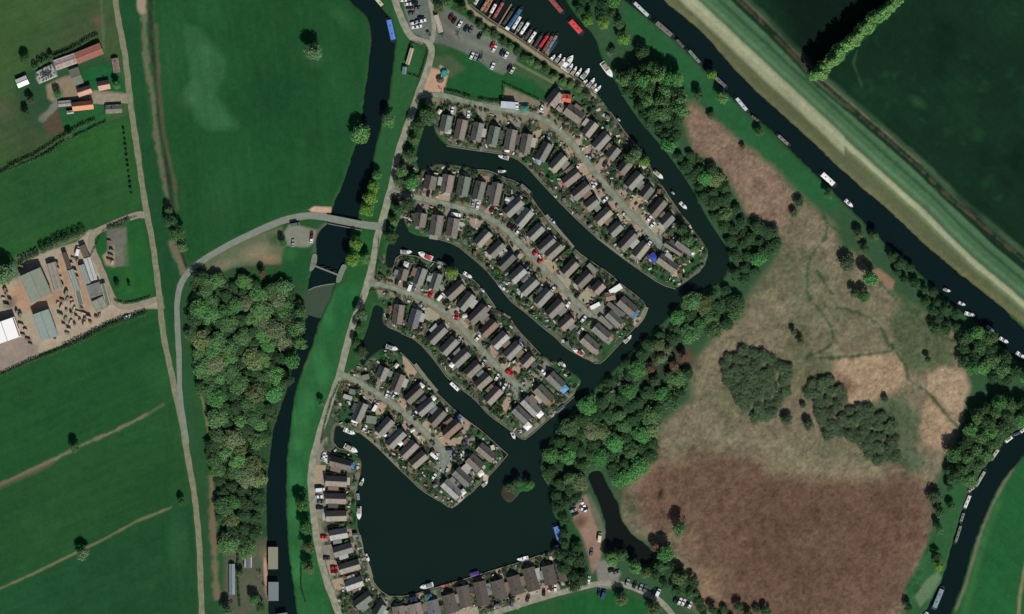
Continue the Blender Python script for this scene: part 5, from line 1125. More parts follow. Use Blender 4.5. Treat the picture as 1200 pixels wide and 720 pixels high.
# stacks in the industrial yard
rr = random.Random(9)
STK = [mat('stack_pink', (172,148,128), .9, .15), mat('stack_pale', (170,158,140), .9, .15), mat('stack_grey', (120,116,108), .9, .15), mat('stack_brown', (122,96,76), .9, .15), mat('stack_green', (116,128,108), .9, .12)]
STN = ['pinkish', 'pale', 'grey', 'brown', 'greenish']
SP = [(73,352),(79,351),(85,356),(87,362),(72,360),(78,364),(84,368),(90,372),(71,369),(77,374),(83,378),(75,381),(81,386),(88,381),(92,366),(96,362),(98,368),(100,374),(94,376),(99,380),(104,372),(106,378),(79,391),(84,351),(68,356),(25,381),(30,387),(27,393),(33,398),(24,370),(20,366),(36,404),(117,370),(113,372),(86,303),(84,310),(88,318),(90,325),(68,315),(70,325),(73,334),(78,344),(66,309),(92,296),(91,306),(4,350),(8,358),(12,352),(6,340),(128,305),(131,294),(130,300),(132,308),(8,345),(25,312),(128,283)]
for i, (x, y) in enumerate(SP):
    k = rr.randrange(5); l, w, h = rr.uniform(1.2, 3.2), rr.uniform(.8, 1.4), rr.uniform(1.2, 2.6)
    o = empty('goods_stack', (*W(x, y), 0), R(rr.choice([-18, 72]) + rr.uniform(-4, 4)), STN[k] + ' stack of goods in the industrial yard' + (' north part' if y < 345 and x < 120 else ' south part' if x < 120 else ', on the grey plot'), 'stack', 'goods stacked in the industrial yard')
    mb = MB(); mb.box(-l / 2 - .05, -w / 2 - .05, 0, l / 2 + .05, w / 2 + .05, .15); mb.obj('pallet', WALLS[2], o)
    nlay = 3
    for q in range(nlay):
        j = rr.uniform(-.06, .06); mb = MB(); mb.box(-l / 2 + j, -w / 2 + j, .15 + q * (h - .15) / nlay + .01, l / 2 + j, w / 2 + j, .15 + (q + 1) * (h - .15) / nlay - .02); mb.obj('layer', STK[k], o)

# ------------------------------------------------------------------ boats
HULLW = mat('hull_white', (232,234,232), .35, .04); HULLD = mat('hull_dark', (38,42,46), .5, .1); SCREEN = mat('windscreen', (34,44,50), .15)
def boat_hull(L, Wd, z0, z1, bow, blunt=.55, n=9):
    """outline with a pointed bow at +x"""
    o = []
    for i in range(n + 1):
        t = i / n; x = L / 2 - bow + bow * t; y = Wd / 2 * (1 - t ** 2.2) ; o.append((x, y))
    top = [(-L / 2, Wd / 2 * blunt + Wd / 2 * (1 - blunt)), (L / 2 - bow, Wd / 2)] + o[1:-1] + [(L / 2, 0)] + [(x, -y) for x, y in reversed(o[1:-1])] + [(L / 2 - bow, -Wd / 2), (-L / 2, -Wd / 2)]
    mb = MB(); k = len(top); nn = len(mb.v)
    mb.v += [(x * .94, y * .8, z0) for x, y in top] + [(x, y, z1) for x, y in top] + [(x * .97, y * .86, z1) for x, y in top] + [(x * .95, y * .84, z1 - .22) for x, y in top]
    for r in range(3):
        for i in range(k):
            j = (i + 1) % k; mb.f.append((nn + r * k + i, nn + r * k + j, nn + (r + 1) * k + j, nn + (r + 1) * k + i)); mb.m.append(0)
    mb.f.append(tuple(nn + 3 * k + i for i in range(k))); mb.m.append(0)
    mb.f.append(tuple(nn + k - 1 - i for i in range(k))); mb.m.append(0)
    return mb
def cruiser(p, q, label, wpx=None, canopy=None, hull=None, group=None):
    a = Vector(W(*p)); b = Vector(W(*q)); L = (b - a).length; c = (a + b) / 2; wd = (wpx or min(6.5, max(3.4, L * 2 * .34))) * M_PX
    o = empty('cabin_cruiser', (c.x, c.y, WL), math.atan2((b - a).y, (b - a).x), label, 'boat', group)
    boat_hull(L, wd, -.25, .85, L * .4).obj('hull', hull or HULLW, o)
    mb = MB(); mb.prism([(L * .3, wd * .12), (L * .3, -wd * .12), (L * .12, -wd * .33), (-L * .12, -wd * .36), (-L * .12, wd * .36), (L * .12, wd * .33)], .63, 1.35); cb = mb.obj('cabin', mat('cabin_white', (214,216,212), .4, .05), o)
    mb = MB(); mb.prism([(L * .02, wd * .34), (-L * .03, wd * .37), (-L * .03, -wd * .37), (L * .02, -wd * .34)], 1.36, 1.75); mb.obj('windscreen', SCREEN, o)
    mb = MB(); mb.box(-L * .44, -wd * .36, .64, -L * .36, wd * .36, 1.0); mb.obj('seat', mat('boat_seat', (150,140,124), .8) , o)
    if canopy:
        mb = MB(); mb.prism([(-L * .03, wd * .38), (-L * .36, wd * .38), (-L * .36, -wd * .38), (-L * .03, -wd * .38)], 1.76, 1.9); mb.obj('canopy_top', canopy, o)
    mb = MB(); mb.box(-L / 2 - .35, -.18, -.3, -L / 2 - .003, .18, .8); mb.obj('outboard', HULLD, o)
    return o
def narrowboat(p, q, col, label, wpx=4.4, group=None, stern=None):
    a = Vector(W(*p)); b = Vector(W(*q)); L = (b - a).length; c = (a + b) / 2; wd = wpx * M_PX
    o = empty('narrowboat', (c.x, c.y, WL), math.atan2((b - a).y, (b - a).x), label, 'boat', group)
    boat_hull(L, wd, -.4, .75, min(2.2, L * .2), 1).obj('hull', HULLD, o)
    x0, x1 = -L / 2 + min(1.6, L * .12), L / 2 - min(2.4, L * .2)
    mb = MB(); w = wd * .41; n = len(mb.v)
    prof = [(-w, .55), (-w * .93, 1.55), (-w * .45, 1.72), (w * .45, 1.72), (w * .93, 1.55), (w, .55)]
    mb.v += [(x0, y, z) for y, z in prof] + [(x1, y, z) for y, z in prof]
    for i in range(6):
        j = (i + 1) % 6; mb.f.append((n + j, n + 6 + j, n + 6 + i, n + i)); mb.m.append(0)
    mb.f.append(tuple(n + 5 - i for i in range(6))); mb.f.append(tuple(n + 6 + i for i in range(6))); mb.m += [0, 0]
    cm = mat('nb_%d_%d_%d' % col, col, .55, .12, .8); cb = mb.obj('cabin', cm, o)
    for x in (x0 + (x1 - x0) * .3, x0 + (x1 - x0) * .7):
        mb = MB(); mb.box(x - .4, -.3, 1.725, x + .4, .3, 1.82); mb.obj('roof_hatch', HULLD, cb)
    for s in (-1, 1):
        for k in range(3):
            x = x0 + (x1 - x0) * (k + .5) / 3
            mb = MB(); mb.box(x - .3, s * w * .965 - .02, 1.0, x + .3, s * w * .965 + .02, 1.35); mb.obj('porthole', SCREEN, cb)
    mb = MB(); mb.box(x0 - .9, -wd * .28, .55, x0 - .08, wd * .28, .8); mb.obj('stern_deck', mat('nb_deck', (86,74,60), .8), o)
    if stern:
        mb = MB(); mb.box(-L / 2 + .05, -wd * .44, .78, x0 - .01, wd * .44, 1.5); mb.obj('stern_cover', stern, o)
    return o
g = V(540,0)
GQ = 'narrowboats moored along the quay'
NB = [((70,22),(122,-60),(206,208,204)),((118,50),(168,-40),(196,196,192)),((170,112),(272,-50),(146,124,100)),((203,122),(292,-40),(158,98,66)),((258,128),(318,18),(222,222,218)),((285,172),(388,-5),(158,84,80)),((372,222),(470,70),(64,62,56)),((402,262),(548,55),(50,92,130)),((448,272),(542,118),(218,218,214)),((486,288),(556,175),(140,146,142)),((516,318),(614,172),(228,228,224)),((562,350),(632,240),(66,70,68)),((586,388),(674,258),(220,222,218)),((642,420),(722,290),(58,68,64)),((684,428),(782,288),(196,38,48)),((716,470),(822,290),(118,78,70)),((736,492),(860,285),(118,120,116)),((778,462),(856,340),(38,52,84))]
NBN = ['white','off-white','tan','orange brown','white','pink red','black','blue','white','grey','bright white','dark grey','white','dark green','bright red','brown red','grey','navy']
for i, (a, b, c) in enumerate(NB):
    narrowboat(g(*a), g(*b), c, '%s narrowboat, %s from the left on the quay' % (NBN[i], (ORD + ['eighteenth'])[i]), 4.3 if i not in (7,) else 5.5, GQ, HULLW if i == 7 else None)
for k, (a, b) in enumerate([((318,246),(446,38)),((545,345),(580,290)),((668,465),(700,405)),((240,165),(262,128)),((470,310),(500,262)),((610,400),(640,350)),((760,492),(790,442))]):
    a = W(*g(*a)); b = W(*g(*b)); va, vb = Vector(a), Vector(b); d = (vb - va).normalized(); n = Vector((-d.y, d.x)) * .35
    mb = MB(); L = (vb - va).length; m = int(L / .6)
    o = empty('finger_jetty', (a[0], a[1], 0), math.atan2(d.y, d.x), 'narrow wooden finger jetty between quay boats', 'jetty', 'finger jetties on the quay')
    for q in range(m):
        mb = MB(); mb.box(q * L / m + .02, -.4, -.2, (q + 1) * L / m - .02, .4, -.12); mb.obj('plank', mat('jetty_plank', (146,122,92), .9, .2), o)
    for q in (0, L * .5, L - .2):
        mb = MB(); mb.tube((q, .45, -2), (q, .45, .5), .1, .1, 6); mb.obj('post', WALLS[2], o)
GC = 'cruisers moored in the row along the quay'
CR = [((792,530),(828,482)),((838,545),(882,475)),((868,580),(918,505)),((896,612),(988,488)),((932,638),(985,562)),((975,658),(1018,585)),((1018,668),(1062,600)),((1062,692),(1132,602))]
g2 = V(630,30)
CR = [(g(*a), g(*b)) for a, b in CR] + [(g2(408,505),(g2(436,478))), (g2(440,542), g2(502,462)), (g2(478,555), g2(518,512)), (g2(498,588), g2(558,528))]
cc = [None, mat('canvas_grey', (120,126,124), .8), mat('canvas_tan', (150,138,112), .8), mat('canvas_blue', (60,84,120), .8)]
for i, (a, b) in enumerate(CR):
    cruiser(a, b, '%s white cabin cruiser of the quay row, counted from the left' % ORD[i], None, cc[[0, 1, 2, 0, 1, 2, 0, 1, 0, 1, 2, 0][i]], group=GC)
for a, b, c, w, l in [((770,-30),(910,132),(150,78,72),6.5,'long dull pink boat at the top of the east shore of the moorings'), ((948,168),(1078,312),(214,72,72),8,'wide bright red boat on the east shore of the moorings')]:
    narrowboat(g(*a), g(*b), c, l, w)
NB2 = [((300,0,4),(620,82),(648,205),(88,128,206),7.5,'long bright blue boat on the west river'), ((300,0,4),(552,-20),(602,38),(196,190,160),5.5,'cream boat at the top of the west river'),
 ((600,0,4),(565,5),(652,88),(186,192,196),5,'white roofed narrowboat highest on the wide river'), ((600,0,4),(668,98),(762,180),(112,108,98),7,'grey brown wide boat second on the wide river'), ((600,0,4),(822,228),(892,308),(116,130,118),4.5,'green grey narrowboat third on the wide river'), ((600,0,4),(950,360),(1012,418),(104,104,110),5.5,'grey narrowboat fourth on the wide river'), ((600,0,4),(1045,452),(1112,532),(188,196,206),5,'white and blue narrowboat fifth on the wide river'),
 ((900,180,4),(245,88),(322,158),(236,236,236),7.5,'broad brilliant white boat on the wide river'), ((900,540,4),(968,130),(1024,35),(150,156,152),4.5,'grey white narrowboat highest on the south-east river'), ((900,540,4),(918,230),(952,148),(206,204,196),5,'white narrowboat second on the south-east river'), ((900,540,4),(876,392),(908,288),(112,118,112),4,'dull grey narrowboat third on the south-east river'), ((900,540,4),(775,700),(822,585),(120,142,150),7,'wide grey blue boat near the bottom of the south-east river'), ((900,540,4),(728,735),(752,705),(206,206,206),5,'white boat at the bottom edge of the south-east river'), ((900,360,4),(1040,722),(1088,655),(178,172,142),5,'cream narrowboat on the south-east river bend'), ((900,360,4),(1108,635),(1152,602),(222,222,218),5,'white boat above the cream one on the bend'), ((900,360,4),(1180,590),(1215,560),(206,206,206),4.5,'white boat at the right edge on the bend'),
 ((390,390),(1025,430),(1125,525),(232,230,224),5,'long white narrowboat moored in the third canal'), ((640,560),(78,410),(130,575),(92,128,196),8,'long blue boat on the east shore of the big basin'), ((600,180,4),(35,140),(98,195),(108,116,112),5,'grey narrowboat beside the red decking in the northern canal'), ((360,510),(443,505),(452,585),(140,156,156),4.2,'grey white narrowboat on the west shore of the basin'), ((560,420),(680,482),(775,400),(76,88,88),5.5,'dark grey narrowboat at the third peninsula quay'), ((900,540,4),(936,148),(972,118),(150,150,140),4,'dull pale boat between two white ones on the south-east river'), ((900,540,4),(902,290),(920,236),(128,128,118),4,'olive grey narrowboat right above the dull grey one'), ((900,360,4),(1148,600),(1182,588),(70,92,120),4,'blue boat between the white boats on the bend'), ((600,0,4),(768,182),(812,232),(96,98,90),4,'dark grey boat with clutter on the wide river'), ((600,0,4),(1118,540),(1165,575),(92,90,80),4,'low brown boat behind the white and blue one'), ((900,0,4),(40,628),(108,690),(120,124,116),4.5,'grey boat under the bank trees of the wide river'), ((530,624),(158,378),(245,352),(86,58,140),6.5,'purple covered boat on the south shore of the basin')]
for vv, a, b, c, w, l in NB2: narrowboat(V(*vv)(*a), V(*vv)(*b), c, l, w)
CR2 = [((480,100),(872,645),(778,620),'white cruiser in the northern canal behind the fifth lodge'), ((460,180),(928,158),(1000,156),'white cruiser in the northern canal beside the second peninsula'), ((430,290),(296,40),(398,42),'slim white boat at the mouth of the second inlet'), ((430,290),(575,105),(450,45),'white cruiser with a red stern cover'), ((430,290),(615,130),(708,158),'grey covered cruiser in the second canal'), ((430,290),(850,222),(925,272),'broad white cruiser beside the yellow green tree'), ((300,180,4),(1140,615),(1175,645),'white cruiser on the far bank of the second canal'), ((300,180,4),(1155,598),(1188,622),'grey white cruiser tucked behind another on the far bank'), ((390,390),(468,118),(575,150),'white cruiser with a dark cockpit in the third canal'), ((400,450),(22,400),(124,442),'upper white cruiser at the west end of the fourth canal'), ((400,450),(28,542),(145,602),'lower white cruiser at the west end of the fourth canal'), ((360,510),(468,442),(495,378),'small white cruiser on the basin west shore beside the second lodge'), ((300,540,4),(483,215),(483,278),'white cruiser on the basin west shore beside the fourth lodge'), ((360,600),(512,372),(545,438),'white cruiser on the basin west shore beside the sixth lodge'), ((360,600),(1108,638),(990,668),'white cruiser on the basin south shore, left one'), ((530,624),(668,225),(568,240),'white cruiser on the basin south shore, right one'), ((560,420),(725,28),(772,80),'white and dark cruiser at the round lawn of the third peninsula'), ((560,420),(300,650),(325,712),'white speedboat with an open cockpit at the third peninsula corner'), ((560,420),(640,518),(672,490),'small white dinghy beside the dark grey narrowboat'), ((640,350),(688,388),(750,322),'white cruiser on the second peninsula end'), ((640,350),(330,495),(232,442),'white boat with a red stern cover at the second peninsula tip'), ((700,200),(500,2),(578,75),'white cruiser highest on the east channel'), ((700,200),(725,280),(788,340),'white cruiser lower on the east channel'), ((700,200),(652,185),(680,215),'small grey boat between the two east channel cruisers'), ((530,624),(888,135),(945,112),'small white cruiser below the long blue boat'), ((470,500),(715,525),(762,478),'small white boat below the fourth peninsula terrace'), ((900,180,4),(362,218),(398,252),'small white cruiser below the broad white boat'), ((900,180,4),(822,634),(856,648),'first small white boat of the lower wide river'), ((900,180,4),(892,698),(926,712),'second small white boat of the lower wide river'), ((900,360,4),(922,28),(972,42),'third small white boat of the lower wide river'), ((900,360,4),(1025,90),(1058,116),'fourth small white boat of the lower wide river'), ((900,360,4),(1085,145),(1128,168),'fifth small white boat of the lower wide river'), ((900,360,4),(1165,212),(1205,242),'sixth small white boat of the lower wide river'), ((630,30),(565,325),(660,458),'old white boat moored under the bare trees'), ((540,220),(790,275),(835,325),'small blue boat in the northern canal'), ((430,290),(995,358),(1038,402),'grey dinghy under the trees of the second canal'), ((600,80),(925,440),(955,472),'tiny blue and white boat at the east garden shore'), ((600,150),(372,590),(396,615),'tiny white boat at the northern canal bank')]
redc = mat('canvas_red', (176,52,62), .8); blh = mat('hull_blue', (52,84,150), .5)
for vv, a, b, l in CR2:
    L = math.dist(V(*vv)(*a), V(*vv)(*b))
    cruiser(V(*vv)(*a), V(*vv)(*b), l, None if L > 9 else max(2.6, L * .42), redc if 'red stern' in l else cc[1] if 'grey' in l or 'dark' in l else random.choice([None, cc[1], cc[2], None]), blh if 'blue' in l and 'bright' not in l else mat('hull_grey', (120,128,128), .5) if l.startswith(('grey', 'small grey')) else None)
# red decking and slipway timber
for nm, pts, col, l in [('deck', [V(460,180)(1120,262), V(460,180)(1200,345), V(460,180)(1192,362), V(460,180)(1105,282)], (128,52,52), 'narrow red deck along the northern canal'), ('deck', [V(640,350)(262,478), V(640,350)(300,455), V(640,350)(345,490), V(640,350)(320,500)], (196,96,84), 'coral red deck at the second peninsula tip'), ('deck', [V(600,150)(425,480), V(600,150)(455,468), V(600,150)(520,520), V(600,150)(490,530)], (150,66,66), 'small red deck behind the ninth northern lodge'), ('deck', [V(400,624)(870,470), V(400,624)(990,440), V(400,624)(992,455), V(400,624)(880,490)], (176,96,84), 'red brick terrace strip on the south shore'), ('deck', [V(460,180)(780,200), V(460,180)(850,195), V(460,180)(850,280), V(460,180)(800,285)], (140,118,106), 'pinkish terrace behind the fourth lodge of the second road'), ('deck', [V(470,500)(720,440), V(470,500)(770,430), V(470,500)(762,480), V(470,500)(725,500)], (190,168,148), 'pale terrace behind the white canopy of the fourth peninsula'), ('deck', [V(700,270)(640,390), V(700,270)(745,290), V(700,270)(790,300), V(700,270)(690,410)], (176,146,120), 'pink terrace behind the long lodge of the northern tip'), ('deck', [V(640,350)(695,150), V(640,350)(730,160), V(640,350)(840,165), V(640,350)(775,250)], (168,150,124), 'stone terrace around the blue awning of the second tip'), ('deck', [V(400,624)(98,30), V(400,624)(170,22), V(400,624)(195,145), V(400,624)(130,150)], (112,120,104), 'grey slab terrace on the west shore of the basin')]:
    P = [W(*p) for p in pts]; c = P[0]; o = empty(nm, (c[0], c[1], 0), 0, l, 'terrace')
    mb = MB(); mb.prism([(x - c[0], y - c[1]) for x, y in P], -.6, .12); mb.obj('deck_slab', mat('deck_%d_%d_%d' % col, col, .85, .12, 1.5), o)

# ------------------------------------------------------------------ cars
TYRE = mat('tyre', (30,30,30), .9); CGL = mat('car_glass', (22,28,32), .1, .02, spec=.6)
_w = MB(); _w.tube((0, -.1, 0), (0, .1, 0), .32, .32, 12); WHEELM = _w.mesh('car_wheel', TYRE)
_l = MB(); _l.box(-.04, -.2, -.08, .04, .2, .08); HLM = _l.mesh('headlight', mat('headlight_glass', (220,220,210), .2)); TLM = _l.mesh('rear_light', mat('rear_glass', (150,20,20), .3))
CARC = {'w': (224,226,226), 's': (150,154,156), 'g': (92,96,98), 'd': (34,36,40), 'n': (34,42,72), 'r': (186,34,40), 'm': (96,26,34), 'c': (206,200,176), 'b': (58,74,110), 'br': (74,58,46), 'p': (110,70,140)}
CARN = {'w': 'white', 's': 'silver', 'g': 'grey', 'd': 'black', 'n': 'navy', 'r': 'red', 'm': 'dark red', 'c': 'cream', 'b': 'blue', 'br': 'brown', 'p': 'purple'}
BODY = {}
def car_meshes(k, van):
    if (k, van) in BODY: return BODY[(k, van)]
    pm = mat('paint_' + k, CARC[k], .3, .02, spec=.5)
    L, Wd = (5.4, 2.0) if van else (4.3, 1.76)
    def loft(secs):
        mb = MB(); n = 0
        for x, w, z0, z1, r in secs:
            mb.v += [(x, -w, z0), (x, -w, z1 - r), (x, -w + r, z1), (x, w - r, z1), (x, w, z1 - r), (x, w, z0)]
        for i in range(len(secs) - 1):
            for j in range(5): mb.f.append((i * 6 + j, (i + 1) * 6 + j, (i + 1) * 6 + j + 1, i * 6 + j + 1)); mb.m.append(0)
            mb.f.append((i * 6 + 5, (i + 1) * 6 + 5, (i + 1) * 6, i * 6)); mb.m.append(0)
        mb.f.append(tuple(range(5, -1, -1))[::1]); k2 = (len(secs) - 1) * 6; mb.f.append(tuple(k2 + i for i in range(6))); mb.m += [0, 0]
        return mb
    h = L / 2; w = Wd / 2
    if van:
        b = loft([(-h, w * .96, .35, 2.2, .12), (-h + .2, w, .3, 2.3, .12), (h - 1.6, w, .3, 2.3, .12), (h - .95, w * .98, .3, 1.25, .12), (h - .1, w * .92, .3, 1.0, .12), (h, w * .85, .35, .8, .1)])
        gl = loft([(h - 1.5, w * .93, 1.3, 2.12, .1), (h - 1.02, w * .93, 1.25, 1.42, .1)])
        rf = None
    else:
        b = loft([(-h, w * .9, .35, .8, .1), (-h + .25, w, .28, .95, .12), (-h + .9, w, .25, 1.0, .1), (h - 1.35, w, .25, .98, .1), (h - .3, w * .95, .28, .8, .12), (h, w * .82, .35, .62, .1)])
        gl = loft([(-h + .3, w * .82, .9, .99, .05), (-h + .75, w * .84, .9, 1.4, .1), (h - 2.1, w * .84, .9, 1.43, .1), (h - 1.3, w * .88, .9, .99, .05)])
        rf = loft([(-h + .8, w * .76, 1.36, 1.45, .06), (-h + 1.2, w * .77, 1.38, 1.49, .06), (h - 2.15, w * .77, 1.38, 1.48, .06)])
    BODY[(k, van)] = (b.mesh('car_body', pm), gl.mesh('car_windows', CGL), rf.mesh('car_roof', pm) if rf else None, L, Wd)
    return BODY[(k, van)]
def car(px, py, ang, k, where, van=False, group=None):
    b, gl, rf, L, Wd = car_meshes(k, van)
    o = empty('van' if van else 'parked_car', (*W(px, py), 0.045), R(ang), '%s %s %s' % (CARN[k], 'van' if van else 'car', where), 'van' if van else 'car', group)
    link('body', b, o); link('windows', gl, o)
    if rf: link('roof', rf, o)
    for x in (-L * .31, L * .31):
        for y in (-Wd / 2 + .1, Wd / 2 - .1): link('wheel', WHEELM, o, (x, y, .32))
    for y in (-Wd * .36, Wd * .36): link('headlight', HLM, o, (L / 2 - .06, y, .62)); link('rear_light', TLM, o, (-L / 2 + .05, y, .68))
    return o
def cars(vv, L, where=None, group=None):
    f = V(*vv)
    for e in L:
        x, y = f(e[0], e[1]); wh = where
        if wh is None:
            d = min((h for h in HOUSES if 'lodge' in h[2]), key=lambda h: (h[0] - x) ** 2 + (h[1] - y) ** 2)
            lb = d[2]; wh = 'parked by the ' + (lb.split(',')[1].strip().replace('from the left ', 'lodge ').replace('from the top ', 'lodge ') if ',' in lb else lb.split(' at the ')[0].split(' near ')[0].split(' of the ')[0])
        car(x, y, e[2] + random.uniform(-3, 3), e[3], wh, len(e) > 4, group)
GPK = 'cars in the big car park'
cars((460,0), [(140,38,5,'w'),(150,68,5,'d'),(218,75,12,'g'),(195,30,5,'d'),(170,122,8,'g'),(186,205,12,'w'),(225,192,12,'s'),(264,184,12,'w'),(190,240,12,'w'),(228,236,12,'w'),(252,163,12,'d'),(320,303,-60,'g'),(95,5,0,'w')], 'in the west half of the car park', GPK)
cars((460,0), [(515,150,60,'m'),(543,182,60,'d'),(592,215,60,'w'),(648,252,60,'d'),(690,265,60,'g'),(768,318,60,'d'),(880,400,60,'r'),(965,465,60,'n'),(1000,485,60,'w'),(895,430,60,'w')], 'in the upper row of the east car park', GPK)
cars((460,0), [(698,492,65,'w'),(732,502,65,'s'),(766,518,65,'g'),(880,582,65,'w'),(1030,600,60,'d'),(1054,618,60,'c')], 'in the lower row of the east car park', GPK)
cars((480,100), [(375,222,78,'w'),(518,255,85,'w')])
cars((480,100), [(943,182,88,'w')], 'between the lorry and the teal awning'); cars((600,80), [(262,352,65,'w')], 'on the drive of the large lodge by the triangular compound')
cars((600,150), [(692,255,40,'s'),(190,155,70,'d'),(722,508,50,'w'),(765,516,50,'d'),(818,632,45,'w'),(820,318,60,'br'),(578,338,60,'w'),(320,80,70,'s')])
cars((700,200), [(455,425,50,'w'),(485,478,50,'w')]); cars((700,270), [(445,130,50,'w',1),(620,198,-48,'w'),(420,85,50,'g')])
cars((460,180), [(708,436,80,'s'),(748,460,78,'w'),(558,538,-8,'w',1),(875,492,60,'m'),(315,350,80,'d')])
cars((540,220), [(432,330,50,'d'),(465,352,50,'d'),(505,382,50,'w'),(655,572,50,'r'),(700,642,50,'r'),(495,582,50,'d'),(585,682,50,'d'),(540,432,50,'g')])
cars((600,290), [(45,55,50,'d'),(135,160,50,'d'),(155,218,50,'s'),(352,375,50,'w'),(490,507,60,'w'),(575,420,50,'d'),(615,350,50,'d'),(520,600,80,'r'),(628,630,50,'w')])
cars((640,350), [(305,282,50,'w'),(430,70,45,'w')])
cars((430,290), [(265,300,78,'d'),(335,325,78,'d'),(380,346,70,'w',1),(412,356,70,'g'),(560,415,62,'r'),(486,522,-52,'s'),(648,436,48,'w',1),(790,612,70,'r'),(692,482,55,'d')])
cars((500,340), [(450,420,50,'w'),(280,432,55,'s'),(502,640,60,'w'),(667,625,40,'br'),(722,712,40,'r'),(538,492,45,'d')])
cars((560,420), [(170,165,60,'w'),(285,132,-40,'r'),(218,28,-30,'d'),(225,212,75,'d'),(232,250,60,'w'),(52,40,60,'s'),(575,118,-60,'w'),(550,98,-30,'d')])
cars((390,390), [(478,540,65,'w'),(500,548,65,'s'),(542,550,62,'w'),(375,652,62,'w',1),(370,435,60,'d')])
cars((400,450), [(205,390,60,'w'),(645,268,60,'w'),(660,295,50,'d'),(1085,510,55,'b'),(950,572,5,'n'),(815,635,-42,'w',1),(1057,615,60,'w'),(1000,640,65,'d'),(805,525,-50,'g')])
cars((470,500), [(288,442,55,'w'),(495,262,60,'d'),(475,240,60,'g')])
cars((360,510), [(150,182,80,'w'),(163,205,80,'w'),(138,195,80,'s'),(115,480,2,'w',1),(105,542,2,'w'),(120,588,2,'g'),(110,640,2,'d')])
cars((360,600), [(148,222,2,'r'),(235,492,5,'r'),(240,525,5,'m'),(172,408,5,'br')])
cars((530,624), [(905,492,85,'w'),(866,482,85,'m'),(805,530,85,'d'),(665,580,70,'br'),(525,622,80,'p'),(1095,430,85,'w'),(1160,405,80,'r')])
cars((650,624), [(300,415,78,'w')], 'in the layby before the south junction')
cars((650,624), [(500,335,20,'d'),(545,350,20,'g'),(640,440,68,'s'),(705,462,65,'n'),(755,486,65,'s'),(790,496,65,'g'),(875,525,65,'d'),(905,535,65,'w',1),(1065,592,60,'d'),(1100,605,60,'w'),(1133,615,60,'w'),(1165,627,60,'d'),(1192,636,60,'w')], 'in the line along the curving south road', 'cars parked along the south road')
cars((650,624), [(390,530,80,'n')], 'parked on the verge opposite the junction'); cars((650,624), [(430,545,70,'b',1)], 'on the grass verge opposite the junction')
cars((640,560), [(245,190,25,'g'),(235,240,25,'n'),(240,287,25,'s'),(255,318,25,'d'),(305,205,-60,'w'),(327,232,-60,'w'),(325,280,-25,'w'),(218,215,25,'g'),(340,275,25,'d')], 'in the rough compound by the pink track', 'vehicles in the rough compound')
cars((640,560), [(470,525,82,'c',1)], 'alone on the pink track beside the pond'); cars((640,560), [(398,655,80,'g')], 'on the pink track near the junction')
cars((300,230), [(345,250,8,'g',1),(325,412,85,'s'),(488,378,85,'w'),(490,345,85,'m')], 'in the parking area by the road bridge')
cars((0,250), [(685,335,75,'w',1)], 'beside the brown container shed'); cars((0,330), [(1122,310,15,'w')], 'on the south edge of the yard by the hedge'); cars((0,330), [(485,475,80,'g')], 'beside the blue grey warehouse'); cars((0,330), [(430,345,30,'d')], 'between hedge and yard') if False else None

